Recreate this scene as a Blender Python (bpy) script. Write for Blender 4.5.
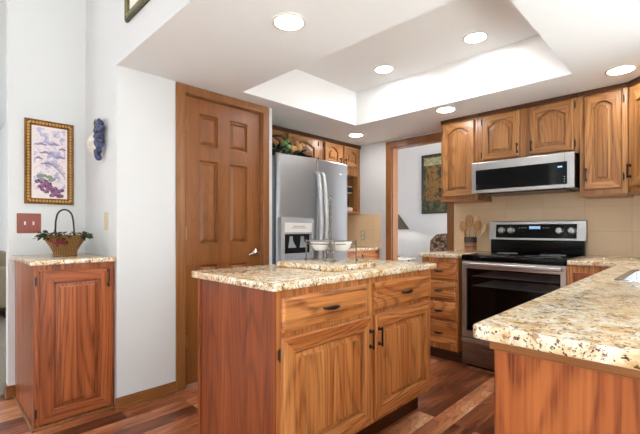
import bpy, bmesh, math, random
from mathutils import Vector, Matrix
random.seed(7)
PI = math.pi
sc = bpy.context.scene
COL = sc.collection
for o in list(bpy.data.objects):
    bpy.data.objects.remove(o)

# ------------------------------------------------------------ camera, world, added window fill, exposure
cam_d = bpy.data.cameras.new('camera')
cam = bpy.data.objects.new('camera', cam_d)
COL.objects.link(cam)
cam.location = (0, 0, 1.13)
YAW = math.atan2(384.0, 389.0)
cam.rotation_euler = (PI / 2, 0, YAW - PI / 2)
cam_d.sensor_width = 36.0
cam_d.lens = 36.0 * 389.0 / 640.0
cam_d.shift_y = 12.0 / 640.0
cam_d.clip_start = 0.02
sc.camera = cam

world = bpy.data.worlds.new('daylight')
sc.world = world
world.use_nodes = True
wb = world.node_tree.nodes['Background']
wb.inputs[0].default_value = (0.86, 0.93, 1.0, 1)
wb.inputs[1].default_value = 1.0

def area_light(name, loc, rot, sx, sy, power, color=(1, 1, 1)):
    d = bpy.data.lights.new(name, 'AREA')
    d.shape = 'RECTANGLE'
    d.size, d.size_y = sx, sy
    d.energy = power
    d.color = color
    o = bpy.data.objects.new(name, d)
    COL.objects.link(o)
    o.location = loc
    o.rotation_euler = rot
    return o

# added fill lights for daylight from unseen windows, here and in the rooms beyond
area_light('added_dining_fill', (1.6, -3.55, 1.30), (PI / 2, 0, 0), 2.6, 1.5, 34, (0.96, 0.99, 1.0))
area_light('added_great_room_fill', (-3.55, 0.3, 1.75), (PI / 2, 0, -PI / 2), 4.4, 2.5, 14, (0.95, 0.985, 1.0))
area_light('added_rear_fill', (-2.1, -3.55, 1.75), (PI / 2, 0, 0), 1.6, 2.5, 12, (0.95, 0.985, 1.0))
area_light('added_living_room_fill', (-3.4, 6.3, 1.3), (PI / 2, 0, -PI / 2), 3.0, 1.6, 85, (0.98, 0.99, 1.0))
area_light('added_den_fill', (4.75, 0.25, 1.4), (PI / 2, 0, 0), 1.3, 1.4, 70, (1.0, 0.99, 0.97))  # added to brighten the den; its wall has no window
# sun through unseen windows onto an added pale carpet that lights the ceiling
sun_d = bpy.data.lights.new('sun', 'SUN')
sun_d.energy = 88.0
sun_d.angle = 0.02
sun_d.color = (0.91, 0.97, 1.0)
sun = bpy.data.objects.new('sun', sun_d)
COL.objects.link(sun)
sun.location = (0, -8, 6)
sun.rotation_euler = Vector((0.10, 0.75, -0.72)).to_track_quat('-Z', 'Y').to_euler()

sc.view_settings.view_transform = 'Standard'
sc.view_settings.look = 'None'
sc.view_settings.gamma = 1.0
sc.view_settings.use_curve_mapping = False
sc.view_settings.exposure = 0.12
LAMP_STRENGTH = 84.0

# ------------------------------------------------------------ mesh helpers
def new():
    return bmesh.new()

def box(bm, x0, x1, y0, y1, z0, z1, bev=0.0, seg=2):
    m = Matrix.Translation(((x0 + x1) / 2, (y0 + y1) / 2, (z0 + z1) / 2)) @ Matrix.Diagonal((abs(x1 - x0), abs(y1 - y0), abs(z1 - z0), 1))
    r = bmesh.ops.create_cube(bm, size=1.0, matrix=m)
    if bev > 0:
        es = {e for v in r['verts'] for e in v.link_edges}
        bmesh.ops.bevel(bm, geom=list(es), offset=bev, segments=seg, profile=0.5, affect='EDGES', clamp_overlap=True)
    return bm

def loops(bm, ls, cap0=True, cap1=True, closed=True):
    vs = [[bm.verts.new(p) for p in l] for l in ls]
    n = len(ls[0])
    for a, b in zip(vs[:-1], vs[1:]):
        for i in range(n if closed else n - 1):
            j = (i + 1) % n
            try:
                bm.faces.new((a[i], a[j], b[j], b[i]))
            except ValueError:
                pass
    if cap0:
        bm.faces.new(list(reversed(vs[0])))
    if cap1:
        bm.faces.new(vs[-1])
    return bm

def lathe(bm, prof, c=(0, 0, 0), seg=24, axis='z', cap0=True, cap1=True):
    ls = []
    for r, t in prof:
        l = []
        for i in range(seg):
            a = 2 * PI * i / seg
            u, v = r * math.cos(a), r * math.sin(a)
            if axis == 'z': p = (u, v, t)
            elif axis == 'y': p = (u, t, v)
            else: p = (t, u, v)
            l.append((c[0] + p[0], c[1] + p[1], c[2] + p[2]))
        ls.append(l)
    return loops(bm, ls, cap0, cap1)

def tube(bm, pts, r, seg=8, closed=False):
    pts = [Vector(p) for p in pts]
    n = len(pts)
    rs = r if isinstance(r, (list, tuple)) else [r] * n
    t0 = (pts[1] - pts[0]).normalized()
    up = Vector((0, 0, 1)) if abs(t0.z) < 0.9 else Vector((1, 0, 0))
    nrm = t0.cross(up).normalized()
    ls = []
    for i in range(n):
        if closed:
            t = (pts[(i + 1) % n] - pts[i - 1]).normalized()
        else:
            t = (pts[min(i + 1, n - 1)] - pts[max(i - 1, 0)]).normalized()
        nrm = (nrm - t * nrm.dot(t)).normalized()
        b = t.cross(nrm)
        ls.append([tuple(pts[i] + (nrm * math.cos(2 * PI * k / seg) + b * math.sin(2 * PI * k / seg)) * rs[i]) for k in range(seg)])
    if closed:
        ls.append(ls[0])
        loops(bm, ls, False, False)
        bmesh.ops.remove_doubles(bm, verts=bm.verts, dist=1e-6)
    else:
        loops(bm, ls)
    return bm

def ball(bm, c, r, s=(1, 1, 1), u=12, v=8, rot=None):
    m = Matrix.Translation(c)
    if rot: m = m @ rot
    m = m @ Matrix.Diagonal((r * s[0], r * s[1], r * s[2], 1))
    bmesh.ops.create_uvsphere(bm, u_segments=u, v_segments=v, radius=1.0, matrix=m)
    return bm

def slab(bm, outline, z0, z1, hole=None, bev=0.006):
    """A flat slab of any outline, with an optional hole, its rim rounded over."""
    es = []
    for ring in [outline] + ([hole] if hole else []):
        vs = [bm.verts.new((x, y, z0)) for x, y in ring]
        es += [bm.edges.new((vs[i], vs[(i + 1) % len(vs)])) for i in range(len(vs))]
    r = bmesh.ops.triangle_fill(bm, edges=es, use_beauty=True)
    fs = [g for g in r['geom'] if isinstance(g, bmesh.types.BMFace)]
    ex = bmesh.ops.extrude_face_region(bm, geom=fs)
    bmesh.ops.translate(bm, verts=[g for g in ex['geom'] if isinstance(g, bmesh.types.BMVert)], vec=(0, 0, z1 - z0))
    bmesh.ops.recalc_face_normals(bm, faces=bm.faces)
    if bev > 0:
        ee = [e for e in bm.edges if len(e.link_faces) == 2 and abs(e.verts[0].co.z - e.verts[1].co.z) < 1e-6 and e.calc_face_angle(0) > 1.0]
        bmesh.ops.bevel(bm, geom=ee, offset=bev, segments=3, profile=0.5, affect='EDGES')
    return bm

def rrect(x0, x1, y0, y1, r, n=5):
    out = []
    for cx, cy, a0 in ((x1 - r, y0 + r, -PI / 2), (x1 - r, y1 - r, 0), (x0 + r, y1 - r, PI / 2), (x0 + r, y0 + r, PI)):
        for i in range(n + 1):
            a = a0 + PI / 2 * i / n
            out.append((cx + r * math.cos(a), cy + r * math.sin(a)))
    return out

def obj(name, bm, mat, parent=None, smooth=None, world=False, mat2=None):
    """Link a bmesh as one object; world=True: the mesh was laid out in world space, make it local to its parent."""
    bmesh.ops.recalc_face_normals(bm, faces=bm.faces)
    me = bpy.data.meshes.new(name)
    if world and parent:
        p = parent
        M = Matrix.Identity(4)
        while p:
            M = Matrix.LocRotScale(p.location, p.rotation_euler, p.scale) @ M
            p = p.parent
        bm.transform(M.inverted())
    bm.to_mesh(me)
    bm.free()
    me.materials.append(mat)
    if mat2: me.materials.append(mat2)
    if smooth is not None:
        for p in me.polygons: p.use_smooth = True
        me.set_sharp_from_angle(angle=math.radians(smooth))
    o = bpy.data.objects.new(name, me)
    COL.objects.link(o)
    if parent: o.parent = parent
    return o

def tag(o, label, cat, group=None, kind=None):
    o['label'] = label
    o['category'] = cat
    if group: o['group'] = group
    if kind: o['kind'] = kind
    return o

def thing(name, label, cat, loc, rotz=0.0, group=None):
    o = bpy.data.objects.new(name, None)
    o.empty_display_size = 0.05
    COL.objects.link(o)
    o.location = loc
    o.rotation_euler = (0, 0, rotz)
    return tag(o, label, cat, group)

def struct(name, bm, mat, parent=None, smooth=None):
    o = obj(name, bm, mat, parent, smooth)
    if not parent: o['kind'] = 'structure'
    return o

def dup(root, loc, rotz, label):
    r = root.copy(); COL.objects.link(r)
    r.location = loc; r.rotation_euler = (0, 0, rotz); r['label'] = label
    for ch in list(root.children):
        c = ch.copy(); COL.objects.link(c); c.parent = r
        for g in list(ch.children):
            d = g.copy(); COL.objects.link(d); d.parent = c
    return r

# ------------------------------------------------------------ materials
def srgb(r, g, b):
    f = lambda c: (c / 255 / 12.92) if c / 255 <= 0.04045 else ((c / 255 + 0.055) / 1.055) ** 2.4
    return (f(r), f(g), f(b), 1)

class NT:
    def __init__(s, name):
        s.m = bpy.data.materials.new(name); s.m.use_nodes = True
        s.t = s.m.node_tree; s.b = s.t.nodes['Principled BSDF']
    def n(s, typ, **kw):
        nd = s.t.nodes.new(typ)
        for k, v in kw.items(): setattr(nd, k, v)
        return nd
    def l(s, a, b): s.t.links.new(a, b)
    def math(s, op, a, b=None, c=None):
        nd = s.n('ShaderNodeMath', operation=op)
        for i, v in enumerate((a, b, c)):
            if v is None: continue
            if isinstance(v, (int, float)): nd.inputs[i].default_value = v
            else: s.l(v, nd.inputs[i])
        return nd.outputs[0]
    def mix(s, fac, a, b, mode='MIX'):
        nd = s.n('ShaderNodeMix', data_type='RGBA', blend_type=mode)
        for i, v in ((0, fac), (6, a), (7, b)):
            if isinstance(v, (int, float, tuple)): nd.inputs[i].default_value = v
            else: s.l(v, nd.inputs[i])
        return nd.outputs[2]
    def ramp(s, fac, stops, interp='LINEAR'):
        nd = s.n('ShaderNodeValToRGB'); cr = nd.color_ramp; cr.interpolation = interp
        while len(cr.elements) > 1: cr.elements.remove(cr.elements[-1])
        cr.elements[0].position, cr.elements[0].color = stops[0]
        for p, c in stops[1:]:
            e = cr.elements.new(p); e.color = c
        s.l(fac, nd.inputs[0]); return nd.outputs[0]
    def noise(s, vec, scale, detail=2, rough=0.5, dist=0.0):
        nd = s.n('ShaderNodeTexNoise')
        nd.inputs['Scale'].default_value = scale; nd.inputs['Detail'].default_value = detail
        nd.inputs['Roughness'].default_value = rough; nd.inputs['Distortion'].default_value = dist
        if vec is not None: s.l(vec, nd.inputs['Vector'])
        return nd.outputs[0]
    def mapping(s, vec, scale=(1, 1, 1), loc=(0, 0, 0)):
        nd = s.n('ShaderNodeMapping'); nd.inputs['Scale'].default_value = scale; nd.inputs['Location'].default_value = loc
        s.l(vec, nd.inputs['Vector']); return nd.outputs[0]
    def obco(s, rand=True):
        tc = s.n('ShaderNodeTexCoord')
        if not rand: return tc.outputs['Object']
        oi = s.n('ShaderNodeObjectInfo')
        cx = s.n('ShaderNodeCombineXYZ')
        s.l(s.math('MULTIPLY', oi.outputs['Random'], 37.0), cx.inputs[0])
        s.l(s.math('MULTIPLY', oi.outputs['Random'], 19.0), cx.inputs[1])
        s.l(s.math('MULTIPLY', oi.outputs['Random'], 53.0), cx.inputs[2])
        a = s.n('ShaderNodeVectorMath', operation='ADD')
        s.l(tc.outputs['Object'], a.inputs[0]); s.l(cx.outputs[0], a.inputs[1])
        return a.outputs[0]
    def set(s, **kw):
        for k, v in kw.items():
            i = s.b.inputs[k.replace('_', ' ')]
            if hasattr(v, 'is_linked') or isinstance(v, bpy.types.NodeSocket): s.l(v, i)
            else: i.default_value = v
        return s.m
    def bump(s, h, strength=0.1, dist=0.002):
        nd = s.n('ShaderNodeBump'); nd.inputs['Strength'].default_value = strength; nd.inputs['Distance'].default_value = dist
        s.l(h, nd.inputs['Height']); s.l(nd.outputs[0], s.b.inputs['Normal'])

def plain(name, col, rough=0.5, metal=0.0, spec=0.5, var=0.04, scale=12.0, **kw):
    t = NT(name)
    n = t.noise(t.obco(), scale, 3)
    c = t.mix(n, tuple(x * (1 - var) for x in col[:3]) + (1,), tuple(min(1, x * (1 + var)) for x in col[:3]) + (1,))
    return t.set(Base_Color=c, Roughness=rough, Metallic=metal, Specular_IOR_Level=spec, **kw)

def wood(name, dark, mid, light, axis='z', rough=0.34, rings=0.6, coat=0.15, freq=30.0, nscale=3.4, stretch=0.09):
    t = NT(name)
    co = t.obco()
    q = stretch
    st = {'x': (q, 1, 1), 'y': (1, q, 1), 'z': (1, 1, q)}[axis]
    fs = {'x': (0.02, 1, 1), 'y': (1, 0.02, 1), 'z': (1, 1, 0.02)}[axis]
    big = t.noise(t.mapping(co, st), nscale, 1.0, 0.4, 0.15)
    ph = t.math('MULTIPLY', big, freq * 6.283)
    wob = t.noise(t.mapping(co, st), 40.0, 2)
    sn = t.math('SINE', t.math('MULTIPLY_ADD', wob, 5.0, ph))
    rg = t.math('POWER', t.math('MULTIPLY_ADD', sn, 0.5, 0.5), 3.0)
    pores = t.noise(t.mapping(co, fs), 150.0, 3, 0.6)
    pmask = t.ramp(pores, [(0.40, (0, 0, 0, 1)), (0.66, (1, 1, 1, 1))])
    broad = t.noise(t.mapping(co, fs), 14.0, 2)
    base = t.ramp(broad, [(0.32, mid), (0.68, light)])
    rgp = t.math('MULTIPLY', rg, t.math('MULTIPLY_ADD', pmask, 0.75, 0.35))
    c = t.mix(t.math('MULTIPLY', rgp, rings), base, dark)
    fine = t.ramp(t.noise(t.mapping(co, fs), 62.0, 2, 0.55), [(0.46, (0, 0, 0, 1)), (0.60, (1, 1, 1, 1))])
    c = t.mix(t.math('MULTIPLY', fine, 0.30 * min(1.0, rings * 1.5)), c, dark)
    c = t.mix(t.math('MULTIPLY', pmask, 0.16), c, dark)
    t.bump(pores, 0.06, 0.001)
    return t.set(Base_Color=c, Roughness=rough, Specular_IOR_Level=0.4, Coat_Weight=coat, Coat_Roughness=0.22)

OAK = (srgb(92, 40, 14), srgb(192, 116, 60), srgb(224, 156, 92))
OAKU = (srgb(76, 38, 14), srgb(152, 102, 54), srgb(186, 132, 80))
OAKR = (srgb(80, 30, 12), srgb(150, 76, 38), srgb(184, 104, 58))
OAKT = (srgb(92, 52, 24), srgb(136, 86, 46), srgb(156, 104, 58))
M = {}
M['oak_v'] = wood('honey_oak_upright_grain', *OAK, 'z')
M['oak_h'] = wood('honey_oak_level_grain', *OAK, 'x', rings=0.78, freq=24, stretch=0.2)
M['oaku_v'] = wood('light_oak_upright_grain', *OAKU, 'z')
M['oaku_h'] = wood('light_oak_level_grain', *OAKU, 'x', stretch=0.15)
M['oakr_v'] = wood('red_oak_upright_grain', *OAKR, 'z', rings=0.75, freq=38, nscale=3.0)
M['oakr_h'] = wood('red_oak_level_grain', *OAKR, 'x', stretch=0.15)
M['oak_end'] = wood('shaded_red_oak_veneer', srgb(70, 26, 8), srgb(136, 64, 28), srgb(162, 84, 40), 'z', rings=0.6, coat=0.05)  # red veneer tone, darkened for the side facing away from light
LEVEL = {M['oak_v'].name: M['oak_h'], M['oaku_v'].name: M['oaku_h'], M['oakr_v'].name: M['oakr_h']}
M['oak_bold'] = wood('bold_oak_end_grain', srgb(106, 44, 16), srgb(160, 86, 42), srgb(182, 106, 56), 'z', rings=0.9, freq=22, nscale=3.0, stretch=0.16)
M['trim_v'] = wood('oak_trim_upright', *OAKT, 'z', rings=0.3, rough=0.3, coat=0.25)
M['trim_h'] = wood('oak_trim_level', *OAKT, 'x', rings=0.3, rough=0.3, coat=0.25)
M['trim_y'] = wood('oak_trim_deep', *OAKT, 'y', rings=0.3, rough=0.3, coat=0.25)
M['door'] = wood('stained_door_wood', srgb(84, 46, 20), srgb(130, 78, 38), srgb(150, 94, 50), 'z', rings=0.22, rough=0.3, coat=0.2)
M['dark_oak'] = wood('dark_oak_strip', srgb(50, 24, 10), srgb(84, 46, 22), srgb(100, 58, 28), 'x')
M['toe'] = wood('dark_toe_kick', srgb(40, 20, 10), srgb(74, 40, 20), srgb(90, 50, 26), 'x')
M['spoon'] = wood('pale_spoon_wood', srgb(160, 118, 76), srgb(222, 184, 138), srgb(236, 206, 164), 'z', rings=0.3, rough=0.6, coat=0)
M['spoon_dark'] = wood('brown_spoon_wood', srgb(104, 66, 36), srgb(176, 126, 80), srgb(200, 152, 102), 'z', rings=0.3, rough=0.6, coat=0)

M['wall'] = plain('white_wall_paint', srgb(217, 218, 218), 0.62, spec=0.3, var=0.008, scale=2.0)
M['ceil'] = plain('ceiling_paint', srgb(243, 248, 251), 0.8, spec=0.2, var=0.015, scale=3.0)
M['trayp'] = plain('tray_paint', srgb(249, 250, 250), 0.75, spec=0.2, var=0.006, scale=2.0)
M['grey_wall'] = plain('grey_wall_paint', srgb(216, 218, 220), 0.7, spec=0.2, var=0.01, scale=2.0)
M['black_metal'] = plain('dark_bronze_metal', srgb(58, 46, 40), 0.34, 0.75, var=0.15)
M['brass'] = plain('aged_brass', srgb(168, 130, 82), 0.35, 0.9, var=0.1)
M['chrome'] = plain('satin_nickel', srgb(205, 203, 198), 0.22, 1.0)
M['black'] = plain('black_plastic', srgb(16, 16, 17), 0.28)
M['black_gloss'] = plain('black_glass', srgb(6, 6, 7), 0.07, spec=0.16)
M['white_plastic'] = plain('white_plastic', srgb(232, 230, 224), 0.4)
M['beige_plastic'] = plain('beige_plastic', srgb(206, 190, 158), 0.45)
M['white_china'] = plain('white_glazed_china', srgb(240, 240, 238), 0.15)
M['grey_plastic'] = plain('light_grey_plastic', srgb(170, 172, 175), 0.4)
M['handle_grey'] = plain('light_grey_handle', srgb(196, 198, 200), 0.32, 0.3)
M['blue_grey'] = plain('pale_blue_grey_plastic', srgb(150, 160, 168), 0.35)

def steel(name, col, rough, axis='z', metal=1.0):
    t = NT(name)
    s = {'z': (1, 1, 0.01), 'x': (0.01, 1, 1), 'y': (1, 0.01, 1)}[axis]
    br = t.noise(t.mapping(t.obco(), s), 260.0, 2)
    c = t.mix(br, tuple(x * 0.93 for x in col[:3]) + (1,), tuple(min(1, x * 1.06) for x in col[:3]) + (1,))
    r = t.math('MULTIPLY_ADD', br, 0.12, rough - 0.06)
    return t.set(Base_Color=c, Roughness=r, Metallic=metal)
M['steel'] = steel('brushed_steel', srgb(166, 171, 175), 0.34, 'z', 0.85)
M['steel_h'] = steel('brushed_steel_level', srgb(180, 179, 177), 0.3, 'x')
M['steel_dim'] = steel('stainless_dark_reflection', srgb(140, 139, 138), 0.28, 'x')  # drawer steel darkened in place of the dark floor it mirrors
M['steel_side'] = plain('grey_painted_side', srgb(112, 116, 122), 0.45, 0.2)
M['sink_steel'] = steel('sink_steel', srgb(200, 204, 208), 0.2, 'x')
M['rack'] = plain('pewter_wire', srgb(128, 122, 114), 0.38, 0.85, var=0.3)

def emit(name, col, s):
    t = NT(name)
    t.set(Base_Color=col, Emission_Color=col, Emission_Strength=s, Roughness=0.5)
    return t.m
M['lens'] = emit('lit_lamp_lens', (1.0, 0.99, 0.975, 1), LAMP_STRENGTH)
M['display'] = emit('blue_display', (0.35, 0.60, 1.0, 1), 0.45)
M['marks'] = plain('pale_grey_print', srgb(150, 152, 156), 0.5)

def granite():
    t = NT('gold_granite')
    co = t.obco(False)
    w = t.n('ShaderNodeVectorMath', operation='MULTIPLY_ADD')
    nz = t.n('ShaderNodeTexNoise'); nz.inputs['Scale'].default_value = 9.0
    t.l(co, nz.inputs['Vector'])
    t.l(nz.outputs['Color'], w.inputs[0]); w.inputs[1].default_value = (0.05, 0.05, 0.05); t.l(co, w.inputs[2])
    wc = w.outputs[0]
    n1 = t.noise(wc, 26.0, 4, 0.6, 0.3)
    c = t.ramp(n1, [(0.28, srgb(190, 144, 92)), (0.42, srgb(224, 194, 150)), (0.54, srgb(238, 220, 190)), (0.68, srgb(246, 240, 228))])
    n2 = t.noise(t.mapping(wc, (1, 1, 1), (7, 3, 1)), 42.0, 4, 0.62)
    m2 = t.ramp(n2, [(0.56, (0, 0, 0, 1)), (0.63, (1, 1, 1, 1))])
    c = t.mix(t.math('MULTIPLY', m2, 0.8), c, srgb(150, 102, 56))
    n3 = t.noise(t.mapping(wc, (1, 1, 1), (2, 9, 5)), 34.0, 3, 0.6)
    m3 = t.ramp(n3, [(0.60, (0, 0, 0, 1)), (0.67, (1, 1, 1, 1))])
    c = t.mix(t.math('MULTIPLY', m3, 0.4), c, srgb(196, 190, 184))
    n4 = t.noise(t.mapping(wc, (1, 1, 1), (12, 4, 8)), 84.0, 3, 0.65)
    m4 = t.ramp(n4, [(0.60, (0, 0, 0, 1)), (0.63, (1, 1, 1, 1))])
    c = t.mix(t.math('MULTIPLY', m4, 0.9), c, srgb(84, 54, 32))
    n5 = t.noise(t.mapping(wc, (1, 1, 1), (1, 14, 3)), 130.0, 2, 0.6)
    m5 = t.ramp(n5, [(0.62, (0, 0, 0, 1)), (0.645, (1, 1, 1, 1))])
    c = t.mix(t.math('MULTIPLY', m5, 0.9), c, srgb(32, 25, 22))
    return t.set(Base_Color=c, Roughness=0.13, Specular_IOR_Level=0.5)
M['granite'] = granite()

def floorwood():
    t = NT('mixed_hardwood_planks')
    co = t.obco(False)
    br = t.n('ShaderNodeTexBrick')
    br.offset = 0.37; br.offset_frequency = 3; br.squash = 1.0
    br.inputs['Color1'].default_value = (0, 0, 0, 1); br.inputs['Color2'].default_value = (1, 1, 1, 1); br.inputs['Mortar'].default_value = (0.5, 0.5, 0.5, 1)
    br.inputs['Scale'].default_value = 1.0; br.inputs['Mortar Size'].default_value = 0.0012
    br.inputs['Brick Width'].default_value = 0.95; br.inputs['Row Height'].default_value = 0.118; br.inputs['Bias'].default_value = 0.0
    t.l(t.mapping(co, (1, 1, 1), (2.60, 0.03, 0)), br.inputs['Vector'])
    rnd = br.outputs['Color']
    off = t.n('ShaderNodeVectorMath', operation='MULTIPLY_ADD')
    t.l(rnd, off.inputs[0]); off.inputs[1].default_value = (31, 17, 11); t.l(co, off.inputs[2])
    pc = off.outputs[0]
    big = t.noise(t.mapping(pc, (0.22, 1, 1)), 9.0, 2.5, 0.5, 0.7)
    streak = t.noise(t.mapping(pc, (0.04, 1, 1)), 60.0, 3, 0.6)
    tone = t.math('ADD', t.math('MULTIPLY', t.math('SUBTRACT', rnd, 0.5), 0.58), t.math('MULTIPLY_ADD', big, 0.85, 0.08))
    tone = t.math('ADD', tone, t.math('MULTIPLY', t.math('SUBTRACT', streak, 0.5), 0.30))
    c = t.ramp(tone, [(0.14, srgb(66, 30, 18)), (0.34, srgb(126, 68, 42)), (0.52, srgb(176, 106, 68)), (0.70, srgb(206, 140, 96)), (0.92, srgb(236, 188, 144))])
    rg = t.math('POWER', t.math('MULTIPLY_ADD', t.math('SINE', t.math('MULTIPLY', big, 60.0)), 0.5, 0.5), 3.0)
    c = t.mix(t.math('MULTIPLY', rg, 0.32), c, srgb(58, 28, 16))
    c = t.mix(t.math('MULTIPLY', br.outputs['Fac'], 0.75), c, srgb(34, 16, 10))
    inv = t.math('SUBTRACT', 1.0, br.outputs['Fac'])
    t.bump(inv, 0.35, 0.002)
    return t.set(Base_Color=c, Roughness=0.28, Specular_IOR_Level=0.4, Coat_Weight=0.1, Coat_Roughness=0.15)
M['floor'] = floorwood()

def tile():
    t = NT('beige_wall_tile')
    tc = t.n('ShaderNodeTexCoord'); geo = tc.outputs['Object']
    sx = t.n('ShaderNodeSeparateXYZ'); t.l(geo, sx.inputs[0])
    cb = t.n('ShaderNodeCombineXYZ')
    t.l(t.math('ADD', sx.outputs[0], sx.outputs[1]), cb.inputs[0]); t.l(sx.outputs[2], cb.inputs[1])
    br = t.n('ShaderNodeTexBrick'); br.offset = 0.0
    br.inputs['Color1'].default_value = srgb(236, 206, 166); br.inputs['Color2'].default_value = srgb(240, 212, 174); br.inputs['Mortar'].default_value = srgb(220, 190, 152)
    br.inputs['Scale'].default_value = 1.0; br.inputs['Mortar Size'].default_value = 0.002
    br.inputs['Brick Width'].default_value = 0.305; br.inputs['Row Height'].default_value = 0.205
    t.l(t.mapping(cb.outputs[0], (1, 1, 1), (0.1, 0.12, 0)), br.inputs['Vector'])
    n = t.noise(geo, 5.0, 3)
    c = t.mix(t.math('MULTIPLY', n, 0.25), br.outputs['Color'], srgb(222, 188, 144))
    t.bump(t.math('SUBTRACT', 1.0, br.outputs['Fac']), 0.2, 0.001)
    return t.set(Base_Color=c, Roughness=0.32)
M['tile'] = tile()

def carpet():
    t = NT('grey_beige_carpet')
    n = t.noise(t.obco(), 140.0, 4, 0.7)
    c = t.ramp(n, [(0.35, srgb(112, 104, 94)), (0.65, srgb(176, 168, 156))])
    t.bump(n, 0.6, 0.01)
    return t.set(Base_Color=c, Roughness=0.95, Specular_IOR_Level=0.1)
M['carpet'] = carpet()
M['pale_carpet'] = plain('added_bounce_carpet', srgb(226, 222, 216), 0.95, spec=0.1, var=0.05, scale=90.0)

def weave(name, a, b, sc=220.0):
    t = NT(name)
    w = t.n('ShaderNodeTexWave', wave_type='BANDS', bands_direction='Z'); w.inputs['Scale'].default_value = sc / 6; w.inputs['Distortion'].default_value = 2.0
    w2 = t.n('ShaderNodeTexWave', wave_type='BANDS', bands_direction='X'); w2.inputs['Scale'].default_value = sc / 6; w2.inputs['Distortion'].default_value = 1.0
    co = t.obco(); t.l(co, w.inputs['Vector']); t.l(co, w2.inputs['Vector'])
    f = t.math('MULTIPLY', w.outputs[1], w2.outputs[1])
    c = t.mix(f, a, b)
    t.bump(f, 0.7, 0.004)
    return t.set(Base_Color=c, Roughness=0.6)
M['wicker'] = weave('golden_wicker', srgb(104, 68, 26), srgb(190, 142, 70))

def blotch(name, stops, scale, detail=3, rough=0.6, dist=0.6, sp=0.3):
    t = NT(name)
    n = t.noise(t.obco(), scale, detail, 0.55, dist)
    return t.set(Base_Color=t.ramp(n, stops), Roughness=rough, Specular_IOR_Level=sp)
M['gold'] = blotch('antique_gold_frame', [(0.35, srgb(104, 68, 28)), (0.65, srgb(138, 94, 42))], 20, rough=0.4)
M['gold_bead'] = plain('bright_gold_bead', srgb(206, 160, 90), 0.35, 0.3, var=0.1)
M['olive_frame'] = blotch('dark_olive_frame', [(0.35, srgb(52, 48, 26)), (0.65, srgb(98, 90, 50))], 40, rough=0.35)
M['olive_gold'] = blotch('olive_gold_ridge', [(0.35, srgb(112, 104, 62)), (0.65, srgb(146, 138, 92))], 40, rough=0.3)
M['mat_board'] = plain('cream_mat_board', srgb(238, 232, 226), 0.8)
M['faded_print'] = blotch('faded_landscape_print', [(0.3, srgb(176, 160, 160)), (0.5, srgb(214, 204, 202)), (0.7, srgb(196, 190, 186))], 6)
M['vineyard'] = blotch('pastel_vineyard_paint', [(0.28, srgb(150, 140, 176)), (0.42, srgb(184, 180, 206)), (0.52, srgb(232, 224, 222)), (0.62, srgb(226, 208, 204)), (0.75, srgb(160, 176, 206))], 24, 4)
M['pale_border'] = plain('pale_pink_border', srgb(232, 220, 214), 0.7)
M['purple'] = blotch('purple_grape_paint', [(0.38, srgb(84, 46, 76)), (0.62, srgb(160, 112, 146))], 90, rough=0.5)
M['mauve_line'] = plain('mauve_paint', srgb(150, 130, 160), 0.7)
M['sage_leaf'] = plain('faded_green_paint', srgb(132, 140, 128), 0.7)
M['navy_grape'] = blotch('navy_glazed_ceramic', [(0.35, srgb(30, 32, 60)), (0.65, srgb(78, 84, 124))], 30, rough=0.25, sp=0.5)
M['cream_ceramic'] = blotch('cream_ceramic', [(0.4, srgb(214, 206, 190)), (0.6, srgb(238, 234, 224))], 30, rough=0.4)
M['leaf_dark'] = blotch('dark_green_leaf', [(0.35, srgb(26, 36, 24)), (0.65, srgb(66, 80, 52))], 40, rough=0.5)
M['leaf_light'] = blotch('fresh_green_leaf', [(0.35, srgb(84, 138, 66)), (0.65, srgb(166, 204, 132))], 40, rough=0.5)
M['leaf_black'] = plain('blackish_green_leaf', srgb(24, 28, 24), 0.5, var=0.3)  # near-black green of the darkest leaves
M['berry'] = plain('dark_red_berry', srgb(110, 22, 26), 0.3, var=0.25, scale=60)
M['peach'] = plain('peach_fruit', srgb(222, 172, 112), 0.5, var=0.15, scale=40)
M['switch_red'] = wood('red_brown_switch_wood', srgb(106, 42, 26), srgb(140, 62, 42), srgb(150, 70, 48), 'z', rings=0.2)
M['copper'] = blotch('copper_glaze', [(0.35, srgb(122, 72, 44)), (0.65, srgb(176, 116, 78))], 30, rough=0.3, sp=0.5)
M['dark_glaze'] = blotch('dark_glaze', [(0.35, srgb(40, 36, 36)), (0.65, srgb(84, 74, 70))], 30, rough=0.25, sp=0.5)
M['tapestry'] = blotch('olive_black_art', [(0.35, srgb(34, 40, 32)), (0.5, srgb(62, 66, 48)), (0.65, srgb(104, 98, 66))], 16, 4)
M['tapestry_gold'] = blotch('rust_gold_art', [(0.36, srgb(70, 58, 36)), (0.5, srgb(136, 108, 58)), (0.64, srgb(104, 66, 40))], 14, 4)
M['tapestry_pale'] = blotch('sage_art', [(0.35, srgb(110, 118, 92)), (0.65, srgb(176, 176, 140))], 20, 4)
M['shade'] = plain('dark_olive_shade', srgb(64, 60, 46), 0.8)
M['floral'] = blotch('floral_upholstery', [(0.40, srgb(40, 30, 25)), (0.52, srgb(86, 62, 46)), (0.57, srgb(140, 120, 100)), (0.62, srgb(74, 44, 34))], 18, 2, 0.85)
M['sofa'] = plain('tan_sofa_fabric', srgb(150, 134, 112), 0.9, var=0.1)
M['dark_cushion'] = plain('dark_brown_fabric', srgb(64, 52, 44), 0.9, var=0.1)

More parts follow.
